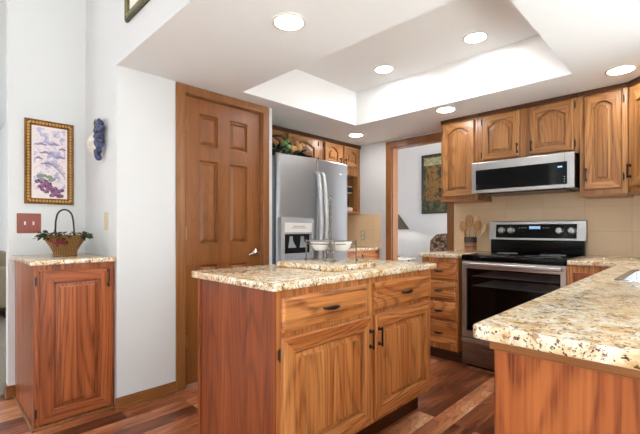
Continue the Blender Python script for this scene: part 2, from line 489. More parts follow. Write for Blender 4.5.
def tint_glass():
    t = NT('dark_oven_glass')
    tr = t.n('ShaderNodeBsdfTransparent'); tr.inputs[0].default_value = (0.75, 0.75, 0.76, 1)
    gl = t.n('ShaderNodeBsdfGlossy'); gl.inputs['Roughness'].default_value = 0.06; gl.inputs[0].default_value = (0.45, 0.45, 0.46, 1)
    fr = t.n('ShaderNodeFresnel'); fr.inputs[0].default_value = 1.4
    mx = t.n('ShaderNodeMixShader')
    t.l(fr.outputs[0], mx.inputs[0]); t.l(tr.outputs[0], mx.inputs[1]); t.l(gl.outputs[0], mx.inputs[2])
    t.l(mx.outputs[0], t.t.nodes['Material Output'].inputs[0])
    return t.m
M['oven_glass'] = tint_glass()

def clear_glass():
    t = NT('window_glass')
    tr = t.n('ShaderNodeBsdfTransparent'); gl = t.n('ShaderNodeBsdfGlossy'); gl.inputs['Roughness'].default_value = 0.02
    mx = t.n('ShaderNodeMixShader'); mx.inputs[0].default_value = 0.06
    t.l(tr.outputs[0], mx.inputs[1]); t.l(gl.outputs[0], mx.inputs[2]); t.l(mx.outputs[0], t.t.nodes['Material Output'].inputs[0])
    return t.m
M['glass'] = clear_glass()

# ------------------------------------------------------------ the room
CZ = 2.16
X0 = 0.84          # plane of the soffit and the short wall beside the side cabinet
YD = 2.62          # wall with the panelled door
XS = 3.79          # wall behind the range
YF = 3.37          # wall behind the refrigerator
b = new(); box(b, -3.7, 6.7, -3.7, 9.2, -0.05, 0.0)
struct('floor', b, M['floor'])
b = new(); box(b, -3.6, 0.84, 3.40, 9.1, 0.0, 0.012)
struct('floor_carpet', b, M['carpet'])
b = new(); box(b, -3.6, XS, -3.6, -0.45, 0.0, 0.012)
struct('floor_added_carpet', b, M['pale_carpet'])  # unseen pale carpet, added to bounce sun onto the ceiling
# door wall with the pantry opening, and the side of the refrigerator alcove
b = new()
box(b, X0 + 0.002, 1.285, YD, YD + 0.12, 0, CZ); box(b, 1.97, 2.072, YD, YD + 0.12, 0, CZ); box(b, 1.285, 1.97, YD, YD + 0.12, 2.10, CZ)
box(b, 1.99, 2.072, YD + 0.12, YF, 0, CZ)
struct('wall_back', b, M['wall'])
b = new(); box(b, X0, X0 + 0.10, YD + 0.001, 3.30, 0, CZ); box(b, X0, X0 + 0.10, -3.6, 3.30, CZ, 3.6)
struct('wall_left', b, M['wall'])
b = new(); box(b, 0.385, X0 + 0.10, 3.30, 3.40, 0, 3.6); box(b, -3.6, 0.385, 3.30, 3.40, 2.72, 3.6)
struct('wall_back_left', b, M['wall'])
# range wall with the doorway to the den
b = new()
box(b, XS, XS + 0.10, -0.40, 1.89, 0, CZ + 0.4); box(b, XS, XS + 0.10, 2.56, YF + 0.12, 0, CZ + 0.4); box(b, XS, XS + 0.10, 1.89, 2.56, 2.08, CZ + 0.4)
struct('wall_right', b, M['wall'])
b = new(); box(b, 1.99, XS, YF, YF + 0.12, 0, CZ)
struct('wall_alcove', b, M['wall'])
b = new(); box(b, 2.70, XS, -0.40, -0.29, 0, CZ); box(b, XS, XS + 0.1, -3.7, -0.40, 0, CZ)
struct('wall_front_right', b, M['wall'])
# kitchen ceiling with the raised tray
TX0, TX1, TY0, TY1, TZ = 1.67, 3.015, 0.62, 2.47, 2.49
b = new()
box(b, X0 + 0.10, TX0, -3.6, 3.49, CZ, TZ + 0.1); box(b, TX1, XS, -3.6, 3.49, CZ, TZ + 0.1)
box(b, TX0, TX1, -3.6, TY0, CZ, TZ + 0.1); box(b, TX0, TX1, TY1, 3.49, CZ, TZ + 0.1)
struct('ceiling', b, M['ceil'])
b = new(); box(b, X0 + 0.0005, X0 + 0.10, -3.6, YD, CZ - 0.0006, CZ + 0.01)
struct('ceiling_soffit_edge', b, M['ceil'])
b = new(); e = 0.003
box(b, TX0 - e, TX0 + e, TY0, TY1, CZ + 0.001, TZ); box(b, TX1 - e, TX1 + e, TY0, TY1, CZ + 0.001, TZ)
box(b, TX0, TX1, TY0 - e, TY0 + e, CZ + 0.001, TZ); box(b, TX0, TX1, TY1 - e, TY1 + e, CZ + 0.001, TZ)
box(b, TX0, TX1, TY0, TY1, TZ, TZ + 0.1)
struct('ceiling_tray', b, M['trayp'])
b = new(); box(b, -3.7, X0 + 0.10, -3.7, 3.40, 3.6, 3.7)
struct('ceiling_great_room', b, M['ceil'])
b = new(); box(b, -3.7, X0 + 0.1, 3.40, 9.2, 2.72, 2.82)
struct('ceiling_living_room', b, M['ceil'])
# unseen walls behind the camera; window openings added to let light in
def wall_with_window(name, ax, pos, thick, a0, a1, z1, openings):
    b = new()
    def bx(u0, u1, w0, w1):
        if ax == 'y': box(b, u0, u1, pos - thick, pos, w0, w1)
        else: box(b, pos - thick, pos, u0, u1, w0, w1)
    cur = a0
    for u0, u1, w0, w1 in openings:
        bx(cur, u0, 0, z1); bx(u0, u1, 0, w0); bx(u0, u1, w1, z1); cur = u1
    bx(cur, a1, 0, z1)
    struct(name, b, M['wall'])
OPEN_F = [(-2.95, -1.25, 0.45, 3.05), (0.28, 2.92, 0.52, 2.08)]
OPEN_L = [(-1.95, 2.55, 0.45, 3.05), (4.7, 7.9, 0.45, 2.15)]
wall_with_window('wall_front', 'y', -3.6, 0.1, -3.7, 3.89, 3.6, OPEN_F)
wall_with_window('wall_far_left', 'x', -3.6, 0.1, -3.6, 9.1, 3.6, OPEN_L)
wn = 0  # frames and panes for the added openings
for ax, pos, ops in (('y', -3.6, OPEN_F), ('x', -3.6, OPEN_L)):
    for u0, u1, w0, w1 in ops:
        wn += 1
        b = new()
        def bx(a, c, lo, hi, d0=-0.09, d1=-0.05):
            if ax == 'y': box(b, a, c, pos + d0, pos + d1, lo, hi)
            else: box(b, pos + d0, pos + d1, a, c, lo, hi)
        for a in (u0, (u0 + u1) / 2 - 0.025, u1 - 0.05): bx(a, a + 0.05, w0, w1)
        bx(u0, u1, w0, w0 + 0.05); bx(u0, u1, w1 - 0.05, w1)
        w = struct('window_%d' % wn, b, M['white_plastic'])
        b = new(); bx(u0, u1, w0, w1, -0.075, -0.070)
        obj('pane', b, M['glass'], w)
b = new(); box(b, -3.7, X0 + 0.1, 9.1, 9.2, 0, 2.72)
struct('wall_living_room', b, M['wall'])
b = new(); box(b, X0, X0 + 0.1, 3.40, 9.1, 0, 2.72)
struct('wall_living_room_right', b, M['wall'])
# den beyond the doorway
b = new(); box(b, 5.55, 5.65, -0.1, 5.0, 0, 2.5)
struct('wall_den', b, M['grey_wall'])
b = new(); box(b, XS + 0.10, 5.55, 4.9, 5.0, 0, 2.5)
struct('wall_den_left', b, M['grey_wall'])
b = new(); box(b, XS + 0.10, 5.55, -0.1, 0.0, 0, 2.5)
struct('wall_den_right', b, M['grey_wall'])
b = new(); box(b, XS + 0.10, 5.65, -0.1, 5.0, 2.5, 2.6)
struct('ceiling_den', b, M['ceil'])

# oak skirting
b = new(); box(b, X0 - 0.012, 1.222, YD - 0.014, YD - 0.0005, 0, 0.072, 0.004); box(b, X0 - 0.02, 1.222, YD - 0.028, YD - 0.014, 0, 0.018, 0.005)
struct('baseboard_back', b, M['trim_h'])
b = new(); box(b, 0.370, 0.3845, 3.285, 3.40, 0, 0.085, 0.004); box(b, 0.372, 0.42, 3.286, 3.2995, 0, 0.085, 0.004)
struct('baseboard_left', b, M['trim_y'])
# backsplash tiles
b = new(); box(b, XS - 0.010, XS, -0.29, 1.815, 0.915, 1.44)
struct('backsplash_right', b, M['tile'])
b = new(); box(b, XS - 0.010, XS, 2.725, YF, 0.915, 1.308); box(b, 3.0, XS - 0.01, YF - 0.010, YF, 0.915, 1.36)
struct('backsplash_alcove', b, M['tile'])

# ------------------------------------------------------------ pantry door, casing, doorway casing
b = new()
box(b, 1.220, 1.288, YD - 0.018, YD, 0, 2.152, 0.004); box(b, 1.965, 2.030, YD - 0.018, YD, 0, 2.152, 0.004)
box(b, 1.220, 2.030, YD - 0.0185, YD, 2.092, 2.152, 0.004)
box(b, 1.283, 1.300, YD - 0.004, YD + 0.10, 0, 2.10, 0.002); box(b, 1.958, 1.972, YD - 0.004, YD + 0.10, 0, 2.10, 0.002); box(b, 1.283, 1.972, YD - 0.004, YD + 0.10, 2.088, 2.102, 0.002)
struct('trim_1', b, M['trim_v'])
SL = (1.302, 1.957, 0.012, 2.086); DY = YD + 0.018
def panel_door():
    x0, x1, z0, z1 = SL
    xs = [x0, 1.412, 1.565, 1.668, 1.832, x1]
    zs = [z0, 0.21, 0.86, 1.02, 1.636, 1.748, 1.978, z1]
    b = new(); T = 0.038
    holes = [(1, 3), (1, 1), (1, 5)]
    for i in range(5):
        for j in range(7):
            if i in (1, 3) and j in (1, 3, 5): continue
            box(b, xs[i], xs[i + 1], DY, DY + T, zs[j], zs[j + 1])
    bmesh.ops.remove_doubles(b, verts=b.verts, dist=1e-5)
    # drop inner faces shared by two boxes
    seen = {}
    for f in list(b.faces):
        k = tuple(sorted(v.index for v in f.verts)) if False else tuple(round(c, 4) for c in f.calc_center_median())
        seen.setdefault(k, []).append(f)
    kill = [f for fs in seen.values() if len(fs) > 1 for f in fs]
    bmesh.ops.delete(b, geom=kill, context='FACES_ONLY')
    d = struct('door_1', b, M['door'])
    for i in (1, 3):
        for j in (1, 3, 5):
            pb = new()
            a0, a1, c0, c1 = xs[i], xs[i + 1], zs[j], zs[j + 1]
            def R(d, y): return [(a0 + d, y, c0 + d), (a1 - d, y, c0 + d), (a1 - d, y, c1 - d), (a0 + d, y, c1 - d)]
            loops(pb, [R(0, DY + 0.001), R(0.007, DY + 0.018), R(0.014, DY + 0.018), R(0.034, DY + 0.004)], False, True)
            obj('panel', pb, M['door'], d)
    for z in (1.872, 1.10, 0.33):
        hb = new(); lathe(hb, [(0.006, z - 0.045), (0.006, z + 0.045)], (1.297, YD - 0.010, 0), 10)
        box(hb, 1.290, 1.303, YD - 0.008, YD + 0.001, z - 0.044, z + 0.044)
        obj('hinge', hb, M['brass'], d, 40)
    lb = new()
    lathe(lb, [(0.030, DY), (0.030, DY - 0.006), (0.022, DY - 0.012), (0.011, DY - 0.014), (0.011, DY - 0.045)], (1.915, 0, 0.935), 20, 'y')
    tube(lb, [(1.915, DY - 0.045, 0.935), (1.895, DY - 0.05, 0.939), (1.865, DY - 0.05, 0.938), (1.835, DY - 0.047, 0.930), (1.815, DY - 0.044, 0.922)], [0.011, 0.0105, 0.009, 0.008, 0.006], 10)
    obj('door_lever', lb, M['chrome'], d, 40)
    sb = new(); box(sb, 1.9555, 1.9580, YD - 0.006, YD + 0.006, 1.36, 1.41)
    obj('latch_plate', sb, M['brass'], d)
panel_door()
b = new()
for y0, y1 in ((2.570, 2.646), (1.818, 1.876)): box(b, XS - 0.018, XS, y0, y1, 0, 2.142, 0.004)
box(b, XS - 0.0185, XS, 1.818, 2.646, 2.068, 2.142, 0.004)
box(b, XS - 0.004, XS + 0.104, 2.556, 2.572, 0, 2.08, 0.002); box(b, XS - 0.004, XS + 0.104, 1.874, 1.892, 0, 2.08, 0.002); box(b, XS - 0.004, XS + 0.104, 1.874, 2.572, 2.062, 2.082, 0.002)
struct('trim_2', b, M['trim_v'])

# ------------------------------------------------------------ cabinet parts (local frame: x to the right, -y out of the front, z up)
def outline(x0, x1, z0, z1, rise, d, y, n=20):
    """closed loop, inset by d; the top bows up into a soft arch of height rise"""
    x0 += d; x1 -= d; z0 += d; z1 -= d
    pts = [(x0, y, z0), (x1, y, z0)]
    for i in range(n + 1):
        t = 1 - 2 * i / n
        k = abs(t) / 0.80
        a = (1 - k ** 2.3) * 0.86 + 0.14 if k < 1 else 0.14 * max(0.0, (1 - abs(t)) / 0.20)
        pts.append((x0 + (x1 - x0) * (t + 1) / 2, y, z1 - rise + rise * a))
    return pts

def bar_pull(parent, x, z0, z1, y, mat):
    b = new()
    zm0, zm1 = z0 + 0.012, z1 - 0.012
    box(b, x - 0.0042, x + 0.0042, y - 0.028, y - 0.019, z0, z1, 0.002)
    for z in (zm0, zm1):
        box(b, x - 0.0045, x + 0.0045, y - 0.02, y, z - 0.005, z + 0.005, 0.001)
        box(b, x - 0.007, x + 0.007, y - 0.003, y, z - 0.010, z + 0.010, 0.001)
    return obj('handle', b, mat, parent)

def drawer_pull(parent, x, z, y, mat, half=0.045):
    b = new()
    pts = [(x - half, y, z)] + [(x + half * math.sin(t * PI / 2), y - 0.024 * math.cos(t * PI / 2) ** 0.6 if abs(t) < 1 else y, z) for t in (-0.8, -0.5, -0.2, 0, 0.2, 0.5, 0.8)] + [(x + half, y, z)]
    tube(b, pts, [0.004, 0.0055, 0.0075, 0.009, 0.0095, 0.009, 0.0075, 0.0055, 0.004], 8)
    return obj('handle', b, mat, parent, 50)

def hinge(parent, x, z, y, mat):
    b = new()
    lathe(b, [(0.001, z - 0.030), (0.003, z - 0.026), (0.0032, z - 0.022), (0.0032, z + 0.022), (0.003, z + 0.026), (0.001, z + 0.030)], (x, y - 0.008, 0), 8)
    box(b, x - 0.005, x + 0.005, y - 0.006, y, z - 0.020, z + 0.020, 0.001)
    return obj('hinge', b, mat, parent, 40)

def cab_door(root, x0, x1, z0, z1, mv, rise=0.0, rail=0.055, handle=None, hinges=(), T=0.022, ph=0.10):
    b = new()
    O = lambda d, y, r=0.0: outline(x0, x1, z0, z1, r, d, y)
    r = rail
    loops(b, [O(0, -0.001), O(0, -T + 0.006), O(0.006, -T), O(r, -T, rise), O(r + 0.003, -T + 0.003, rise), O(r + 0.004, -T + 0.018, rise), O(r + 0.012, -T + 0.018, rise)], True, False)
    for f in b.faces:
        c = f.calc_center_median()
        if (c.z < z0 + r + 0.01 or c.z > z1 - r - rise) and x0 + r * 0.7 < c.x < x1 - r * 0.7: f.material_index = 1
    d = obj('door', b, mv, root, mat2=LEVEL[mv.name])
    b = new()
    loops(b, [O(r + 0.004, -T + 0.0185, rise), O(r + 0.013, -T + 0.0185, rise), O(r + 0.014, -T + 0.013, rise), O(r + 0.031, -T + 0.011, rise * 0.94), O(r + 0.033, -T + 0.002, rise * 0.94), O(r + 0.036, -T + 0.0005, rise * 0.94)], False, True)
    obj('panel', b, mv, d)
    if handle: bar_pull(d, handle[0], handle[1] - ph / 2, handle[1] + ph / 2, -T, M['black_metal'])
    for hx, hz in hinges: hinge(d, hx, hz, 0.0, M['black_metal'])
    return d

def drawer(root, x0, x1, z0, z1, mh, T=0.020, half=0.045, pull=True):
    b = new()
    R = lambda d, y: [(x0 + d, y, z0 + d), (x1 - d, y, z0 + d), (x1 - d, y, z1 - d), (x0 + d, y, z1 - d)]
    loops(b, [R(0, -0.001), R(0, -T + 0.007), R(0.004, -T + 0.004), R(0.014, -T)], True, True)
    d = obj('drawer', b, mh, root)
    if pull: drawer_pull(d, (x0 + x1) / 2, (z0 + z1) / 2, -T, M['black_metal'], half)
    return d

def body(root, w, d, z0, z1, mat, name='body'):
    b = new(); box(b, 0, w, 0, d, z0, z1, 0.002)
    return obj(name, b, mat, root)

RB = -PI / 2      # rotation of things whose front faces the -X side of the room

# --- island
IX0, IX1, IY0, IY1 = 0.972, 2.205, 1.212, 1.815
isl = thing('kitchen_island', 'honey oak kitchen island cabinet with two drawers over two doors, under the wide countertop', 'island', (IX0, IY0, 0))
W = IX1 - IX0; D = IY1 - IY0
b = new(); box(b, 0.006, W, 0, D, 0.13, 0.884, 0.002); obj('body', b, M['oak_v'], isl)
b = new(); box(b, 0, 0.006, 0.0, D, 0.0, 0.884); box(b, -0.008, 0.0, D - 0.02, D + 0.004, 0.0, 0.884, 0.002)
o = obj('end_panel', b, M['oak_end'], isl); o['label'] = 'red-brown veneer end panel with shade in its dark colour'
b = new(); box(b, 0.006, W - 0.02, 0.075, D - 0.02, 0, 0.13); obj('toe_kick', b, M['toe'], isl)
drawer(isl, 0.030, 0.578, 0.712, 0.852, M['oak_h'])
drawer(isl, 0.640, 1.212, 0.712, 0.852, M['oak_h'])
cab_door(isl, 0.028, 0.606, 0.158, 0.690, M['oak_v'], handle=(0.590, 0.580), hinges=((0.020, 0.625), (0.020, 0.22)), rail=0.062)
cab_door(isl, 0.642, 1.198, 0.158, 0.690, M['oak_v'], handle=(0.664, 0.580), hinges=((1.206, 0.625), (1.206, 0.22)), rail=0.062)
b = new(); slab(b, rrect(0.942, 2.238, 1.183, 1.850, 0.012, 3), 0.885, 0.917)
o = obj('island_countertop', b, M['granite'], None, 40)
tag(o, 'speckled gold granite countertop on the central island', 'countertop')

# --- side cabinet in the niche at the left
sd = thing('side_cabinet', 'tall reddish oak cabinet with one door in the niche below the gilt picture', 'cabinet', (0.421, 2.657, 0))
b = new(); box(b, 0, 0.4185, 0, 0.640, 0.0, 0.925, 0.002); obj('body', b, M['oakr_v'], sd)
cab_door(sd, 0.022, 0.402, 0.030, 0.895, M['oakr_v'], handle=(0.374, 0.830), hinges=((0.010, 0.835), (0.010, 0.095)), rail=0.068, ph=0.11)
b = new(); box(b, -0.012, 0, -0.004, 0.640, 0, 0.02, 0.004); box(b, -0.012, 0.4185, -0.012, 0, 0, 0.018, 0.004); obj('base_moulding', b, M['trim_y'], sd)
b = new(); slab(b, [(0.400, 2.630), (0.8395, 2.630), (0.8395, 3.298), (0.400, 3.298)], 0.926, 0.953)
o = obj('side_countertop', b, M['granite'], None, 40)
tag(o, 'small granite top on the reddish side cabinet, under the basket', 'countertop')

# --- drawer cabinet left of the range
dc = thing('drawer_cabinet', 'narrow oak base cabinet with four stacked drawers left of the black range', 'cabinet', (3.10, 1.785, 0), RB)
body(dc, 0.335, 0.688, 0.105, 0.884, M['oak_v'])
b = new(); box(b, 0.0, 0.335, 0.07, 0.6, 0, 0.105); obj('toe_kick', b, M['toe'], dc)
for z0, z1 in ((0.705, 0.845), (0.530, 0.685), (0.362, 0.510), (0.155, 0.342)):
    drawer(dc, 0.018, 0.322, z0, z1, M['oak_h'], half=0.035)
b = new(); slab(b, [(3.070, 1.448), (3.779, 1.448), (3.779, 1.803), (3.070, 1.803)], 0.885, 0.917)
o = obj('countertop', b, M['granite'], None, 40)
tag(o, 'short granite countertop left of the range, under the utensil crock', 'countertop')

# --- base cabinet right of the range
bc = thing('base_cabinet', 'oak base cabinet between the range and the long granite counter', 'cabinet', (3.10, 0.672, 0), RB)
body(bc, 0.30, 0.688, 0.105, 0.884, M['oak_v'])
b = new(); box(b, 0.0, 0.30, 0.07, 0.6, 0, 0.105); obj('toe_kick', b, M['toe'], bc)
cab_door(bc, 0.040, 0.290, 0.150, 0.835, M['oakr_v'])
# --- peninsula
pn = thing('peninsula_cabinet', 'long oak peninsula cabinet with a plain end panel in the right foreground', 'cabinet', (0.893, -0.268, 0))
b = new()
box(b, 0.012, 2.20, 0, 0.020, 0.105, 0.884, 0.002); box(b, 0.012, 2.20, 0.580, 0.600, 0.105, 0.884, 0.002); box(b, 0.012, 2.20, 0.020, 0.580, 0.105, 0.125); box(b, 2.18, 2.20, 0.02, 0.58, 0.125, 0.884); box(b, 1.0, 1.02, 0.02, 0.58, 0.125, 0.884); box(b, 1.80, 1.82, 0.02, 0.58, 0.125, 0.884)
obj('body', b, M['oak_v'], pn)
b = new(); box(b, 0.0, 0.012, -0.004, 0.602, 0.0, 0.884, 0.002); obj('end_panel', b, M['oak_bold'], pn)
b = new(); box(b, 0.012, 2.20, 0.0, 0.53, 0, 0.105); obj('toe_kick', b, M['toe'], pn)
b = new(); box(b, -0.010, 0.0, -0.008, 0.610, 0.862, 0.884, 0.005); box(b, -0.010, 2.2, 0.602, 0.610, 0.862, 0.884, 0.003); obj('moulding', b, M['trim_y'], pn)
SX0, SX1, SY0, SY1 = 1.985, 2.60, -0.13, 0.272
def counter_outline():
    r = 0.012; x0, y0, y1 = 0.860, -0.286, 0.372
    pts = []
    for i in range(6):
        a = PI + PI / 2 * i / 5; pts.append((x0 + r + r * math.cos(a), y0 + r + r * math.sin(a)))
    pts += [(3.779, y0), (3.779, 0.664), (3.070, 0.664), (3.070, y1 + 0.02), (3.052, y1)]
    for i in range(6):
        a = PI / 2 + PI / 2 * i / 5; pts.append((x0 + r + r * math.cos(a), y1 - r + r * math.sin(a)))
    return pts
b = new(); slab(b, counter_outline(), 0.885, 0.917, rrect(SX0 + 0.012, SX1 - 0.012, SY0 + 0.012, SY1 - 0.012, 0.05))
o = obj('peninsula_countertop', b, M['granite'], None, 40)
tag(o, 'long gold granite countertop with the sink, in the right foreground', 'countertop')
sk = thing('kitchen_sink', 'stainless steel sink let into the peninsula counter at the right edge', 'sink', (SX0, SY0, 0.917))
b = new()
def SR(d, z, r): return [(x, y, z) for x, y in rrect(SX0 + d, SX1 - d, SY0 + d, SY1 - d, r)]
loops(b, [SR(0, 0.9172, 0.06), SR(0.004, 0.921, 0.06), SR(0.022, 0.921, 0.055), SR(0.028, 0.915, 0.05), SR(0.036, 0.78, 0.05), SR(0.055, 0.755, 0.04)], False, True)
obj('basin', b, M['sink_steel'], sk, 40, True)
b = new(); lathe(b, [(0.042, 0.7565), (0.040, 0.760), (0.030, 0.760), (0.026, 0.757)], ((SX0 + SX1) / 2, (SY0 + SY1) / 2, 0), 20)
obj('drain', b, M['chrome'], sk, 40, True)

# --- upper cabinets on the range wall
UB = 3.46
def crown(root, w):
    b = new(); box(b, 0.0, w, -0.012, 0.0, 2.126, 2.158, 0.002)
    o = obj('top_strip', b, M['dark_oak'], root); return o
u1 = thing('upper_cabinet', 'single-door arched oak wall cabinet left of the microwave', 'cabinet', (UB, 1.788, 0), RB, 'oak wall cabinets of the range wall')
body(u1, 0.350, 0.319, 1.402, 2.158, M['oaku_v'])
cab_door(u1, 0.024, 0.326, 1.432, 2.110, M['oaku_v'], rise=0.045, rail=0.050, handle=(0.318, 1.53), hinges=((0.016, 2.05), (0.016, 1.49)), ph=0.085)
crown(u1, 0.350)
b = new(); box(b, -0.004, 0.354, -0.006, 0.319, 1.388, 1.4015, 0.002); obj('bottom_rail', b, M['oaku_h'], u1)
u2 = thing('upper_cabinet', 'two-door arched oak wall cabinet above the microwave', 'cabinet', (UB, 1.436, 0), RB, 'oak wall cabinets of the range wall')
body(u2, 0.768, 0.319, 1.706, 2.158, M['oaku_v'])
cab_door(u2, 0.044, 0.350, 1.730, 2.115, M['oaku_v'], rise=0.045, rail=0.050, handle=(0.336, 1.800), hinges=((0.034, 2.07), (0.034, 1.78)), ph=0.085)
cab_door(u2, 0.428, 0.732, 1.730, 2.115, M['oaku_v'], rise=0.045, rail=0.050, handle=(0.442, 1.800), hinges=((0.741, 2.07), (0.741, 1.78)), ph=0.085)
crown(u2, 0.768)
u3 = thing('upper_cabinet', 'single-door arched oak wall cabinet right of the microwave', 'cabinet', (UB, 0.666, 0), RB, 'oak wall cabinets of the range wall')
body(u3, 0.286, 0.319, 1.385, 2.158, M['oaku_v'])
cab_door(u3, 0.030, 0.254, 1.420, 2.112, M['oaku_v'], rise=0.034, rail=0.052, handle=(0.044, 1.530), hinges=((0.263, 2.05), (0.263, 1.50)), ph=0.10)
crown(u3, 0.286)
b = new(); box(b, 0.0, 0.286, -0.006, 0.319, 1.372, 1.3845, 0.002); obj('bottom_rail', b, M['oaku_h'], u3)
# diagonal corner cabinet
DW = 0.33 * math.sqrt(2)
u4 = thing('corner_cabinet', 'diagonal oak corner wall cabinet at the right edge of the photo', 'cabinet', (UB, 0.379, 0), -3 * PI / 4 , 'oak wall cabinets of the range wall')
b = new()
pl = [(3.46, 0.378), (3.13, 0.048), (3.13, -0.285), (3.775, -0.285), (3.775, 0.378)]
loops(b, [[(x, y, 1.385) for x, y in pl], [(x, y, 2.158) for x, y in pl]])
obj('body', b, M['oaku_v'], u4, None, True)
cab_door(u4, 0.030, DW - 0.03, 1.420, 2.112, M['oaku_v'], rise=0.045, rail=0.060, handle=(0.048, 1.530), hinges=((DW - 0.02, 2.05), (DW - 0.02, 1.5)), ph=0.10)
crown(u4, DW)

# --- microwave
mw = thing('microwave', 'low stainless over-the-range microwave with a wide black window', 'microwave', (3.352, 1.447, 1.436), RB)
b = new(); box(b, 0.014, 0.764, 0.02, 0.426, 0.006, 0.266, 0.003); obj('body', b, M['black'], mw)
b = new(); box(b, 0.0, 0.768, 0, 0.02, 0.0, 0.266, 0.004); obj('door', b, M['steel_h'], mw)
b = new(); box(b, 0.038, 0.722, -0.003, 0.004, 0.030, 0.200, 0.001); g = obj('window', b, M['black_gloss'], mw)
b = new(); box(b, 0.660, 0.690, -0.0036, -0.0028, 0.158, 0.167); obj('display', b, M['display'], mw)
for bx_, bz_ in [(0.702, 0.046 + i * 0.018) for i in range(3)] + [(0.046, 0.046 + i * 0.02) for i in range(2)]:
    b = new(); box(b, bx_, bx_ + 0.006, -0.0036, -0.0028, bz_, bz_ + 0.007); obj('button', b, M['marks'], mw)
for sx in (0.053, 0.704):
    b = new(); box(b, sx, sx + 0.0015, -0.0006, 0.002, 0.0, 0.266); obj('seam', b, M['black'], mw)
b = new(); box(b, 0.06, 0.70, 0.06, 0.38, -0.004, 0.008, 0.002); obj('vent_grille', b, M['black'], mw)

# --- range (local x to the viewer's right, width .756)
rg = thing('kitchen_range', 'black and stainless electric range between the oak base cabinets', 'stove', (3.094, 1.416, 0), RB)
RW = 0.742
b = new()
box(b, 0, 0.05, 0.045, 0.62, 0.03, 0.88); box(b, RW - 0.05, RW, 0.045, 0.62, 0.03, 0.88); box(b, 0.05, RW - 0.05, 0.58, 0.62, 0.03, 0.88)
box(b, 0.05, RW - 0.05, 0.045, 0.58, 0.03, 0.33); box(b, 0.05, RW - 0.05, 0.045, 0.58, 0.80, 0.88)
obj('body', b, M['black'], rg)
b = new(); slab(b, rrect(-0.002, RW + 0.002, -0.012, 0.66, 0.012, 3), 0.878, 0.921, None, 0.006); ct = obj('cooktop', b, M['black_gloss'], rg, 40)
for cx, cy, r in ((0.2, 0.17, 0.105), (0.55, 0.17, 0.12), (0.2, 0.45, 0.08), (0.55, 0.45, 0.09)):
    b = new(); tube(b, [(cx + r * math.cos(a * PI / 16), cy + r * math.sin(a * PI / 16), 0.9212) for a in range(32)], 0.0009, 4, True)
    obj('burner_ring', b, M['marks'], ct)
b = new(); box(b, 0.004, RW - 0.004, 0.600, 0.655, 0.921, 1.035, 0.004); obj('riser', b, M['black_gloss'], rg)
b = new()
prof = [(0.585, 1.036), (0.655, 1.030), (0.655, 1.196), (0.612, 1.200), (0.602, 1.194)]
loops(b, [[(-0.006, y, z) for y, z in prof], [(RW + 0.006, y, z) for y, z in prof]])
bg = obj('backguard', b, M['steel_h'], rg)
def on_bg(t): return 0.585 + 0.017 * t, 1.036 + 0.158 * t
b = new()
y0, z0 = on_bg(0.10); y1, z1 = on_bg(0.86)
pr = [(y0 - 0.004, z0), (y0 + 0.01, z0), (y1 + 0.01, z1), (y1 - 0.004, z1)]
loops(b, [[(0.055, y, z) for y, z in pr], [(RW - 0.055, y, z) for y, z in pr]])
cp = obj('control_panel', b, M['black_gloss'], bg)
yk, zk = on_bg(0.52); yk -= 0.004
for kx in (0.105, 0.187, 0.565, 0.655):
    b = new()
    lathe(b, [(0.029, yk + 0.002), (0.031, yk - 0.004), (0.027, yk - 0.007), (0.026, yk - 0.024), (0.022, yk - 0.028)], (kx, 0, zk), 20, 'y')
    box(b, kx - 0.005, kx + 0.005, yk - 0.034, yk - 0.02, zk - 0.024, zk + 0.024, 0.002)
    obj('knob', b, M['steel_h'], rg, 40)
b = new(); yd, zd = on_bg(0.66)
box(b, 0.335, 0.42, yd - 0.0050, yd - 0.0035, zd - 0.010, zd + 0.014); obj('display', b, M['display'], cp)
for bx_, by_, bz_ in [(0.25 + i * 0.022, 0.5885, 1.098) for i in range(12)] + [(0.25 + i * 0.018, 0.5905, 1.138) for i in range(4)] + [(0.44 + i * 0.018, 0.5905, 1.138) for i in range(3)]:
    b = new(); box(b, bx_, bx_ + 0.011, by_, by_ + 0.0035, bz_, bz_ + 0.005); obj('button', b, M['marks'], cp)
# oven door: steel frame around a dark window, bar handle at the top
b = new()
box(b, 0.0, RW, 0, 0.04, 0.812, 0.872, 0.004); box(b, 0.0, RW, 0, 0.04, 0.252, 0.306, 0.004)
box(b, 0.0, 0.036, 0.0, 0.04, 0.30, 0.82, 0.002); box(b, RW - 0.036, RW, 0.0, 0.04, 0.30, 0.82, 0.002)
od = obj('oven_door', b, M['steel_h'], rg)
b = new(); box(b, 0.035, RW - 0.035, 0.004, 0.010, 0.304, 0.814); obj('window', b, M['oven_glass'], od)
b = new()
box(b, 0.02, RW - 0.02, -0.042, -0.022, 0.834, 0.862, 0.007, 3)
for x in (0.05, RW - 0.05): box(b, x - 0.012, x + 0.012, -0.03, 0.002, 0.838, 0.858, 0.003)
obj('handle', b, M['steel_h'], od)
for zz in (0.665, 0.745):
    b = new()
    for k in range(9): tube(b, [(0.06, 0.08 + k * 0.055, zz), (RW - 0.06, 0.08 + k * 0.055, zz)], 0.0035 if k else 0.005, 6)
    for x in (0.06, RW / 2, RW - 0.06): tube(b, [(x, 0.075, zz - 0.004), (x, 0.53, zz - 0.004)], 0.004, 6)
    obj('oven_rack', b, M['grey_plastic'], rg)
b = new(); box(b, 0.0, RW, 0.004, 0.044, 0.030, 0.236, 0.006); dr = obj('storage_drawer', b, M['steel_dim'], rg)
b = new(); box(b, 0.0, RW, -0.012, 0.008, 0.214, 0.246, 0.006); obj('drawer_lip', b, M['steel_h'], dr)
b = new(); box(b, 0.02, RW - 0.02, 0.06, 0.60, 0.0, 0.03); obj('plinth', b, M['black'], rg)

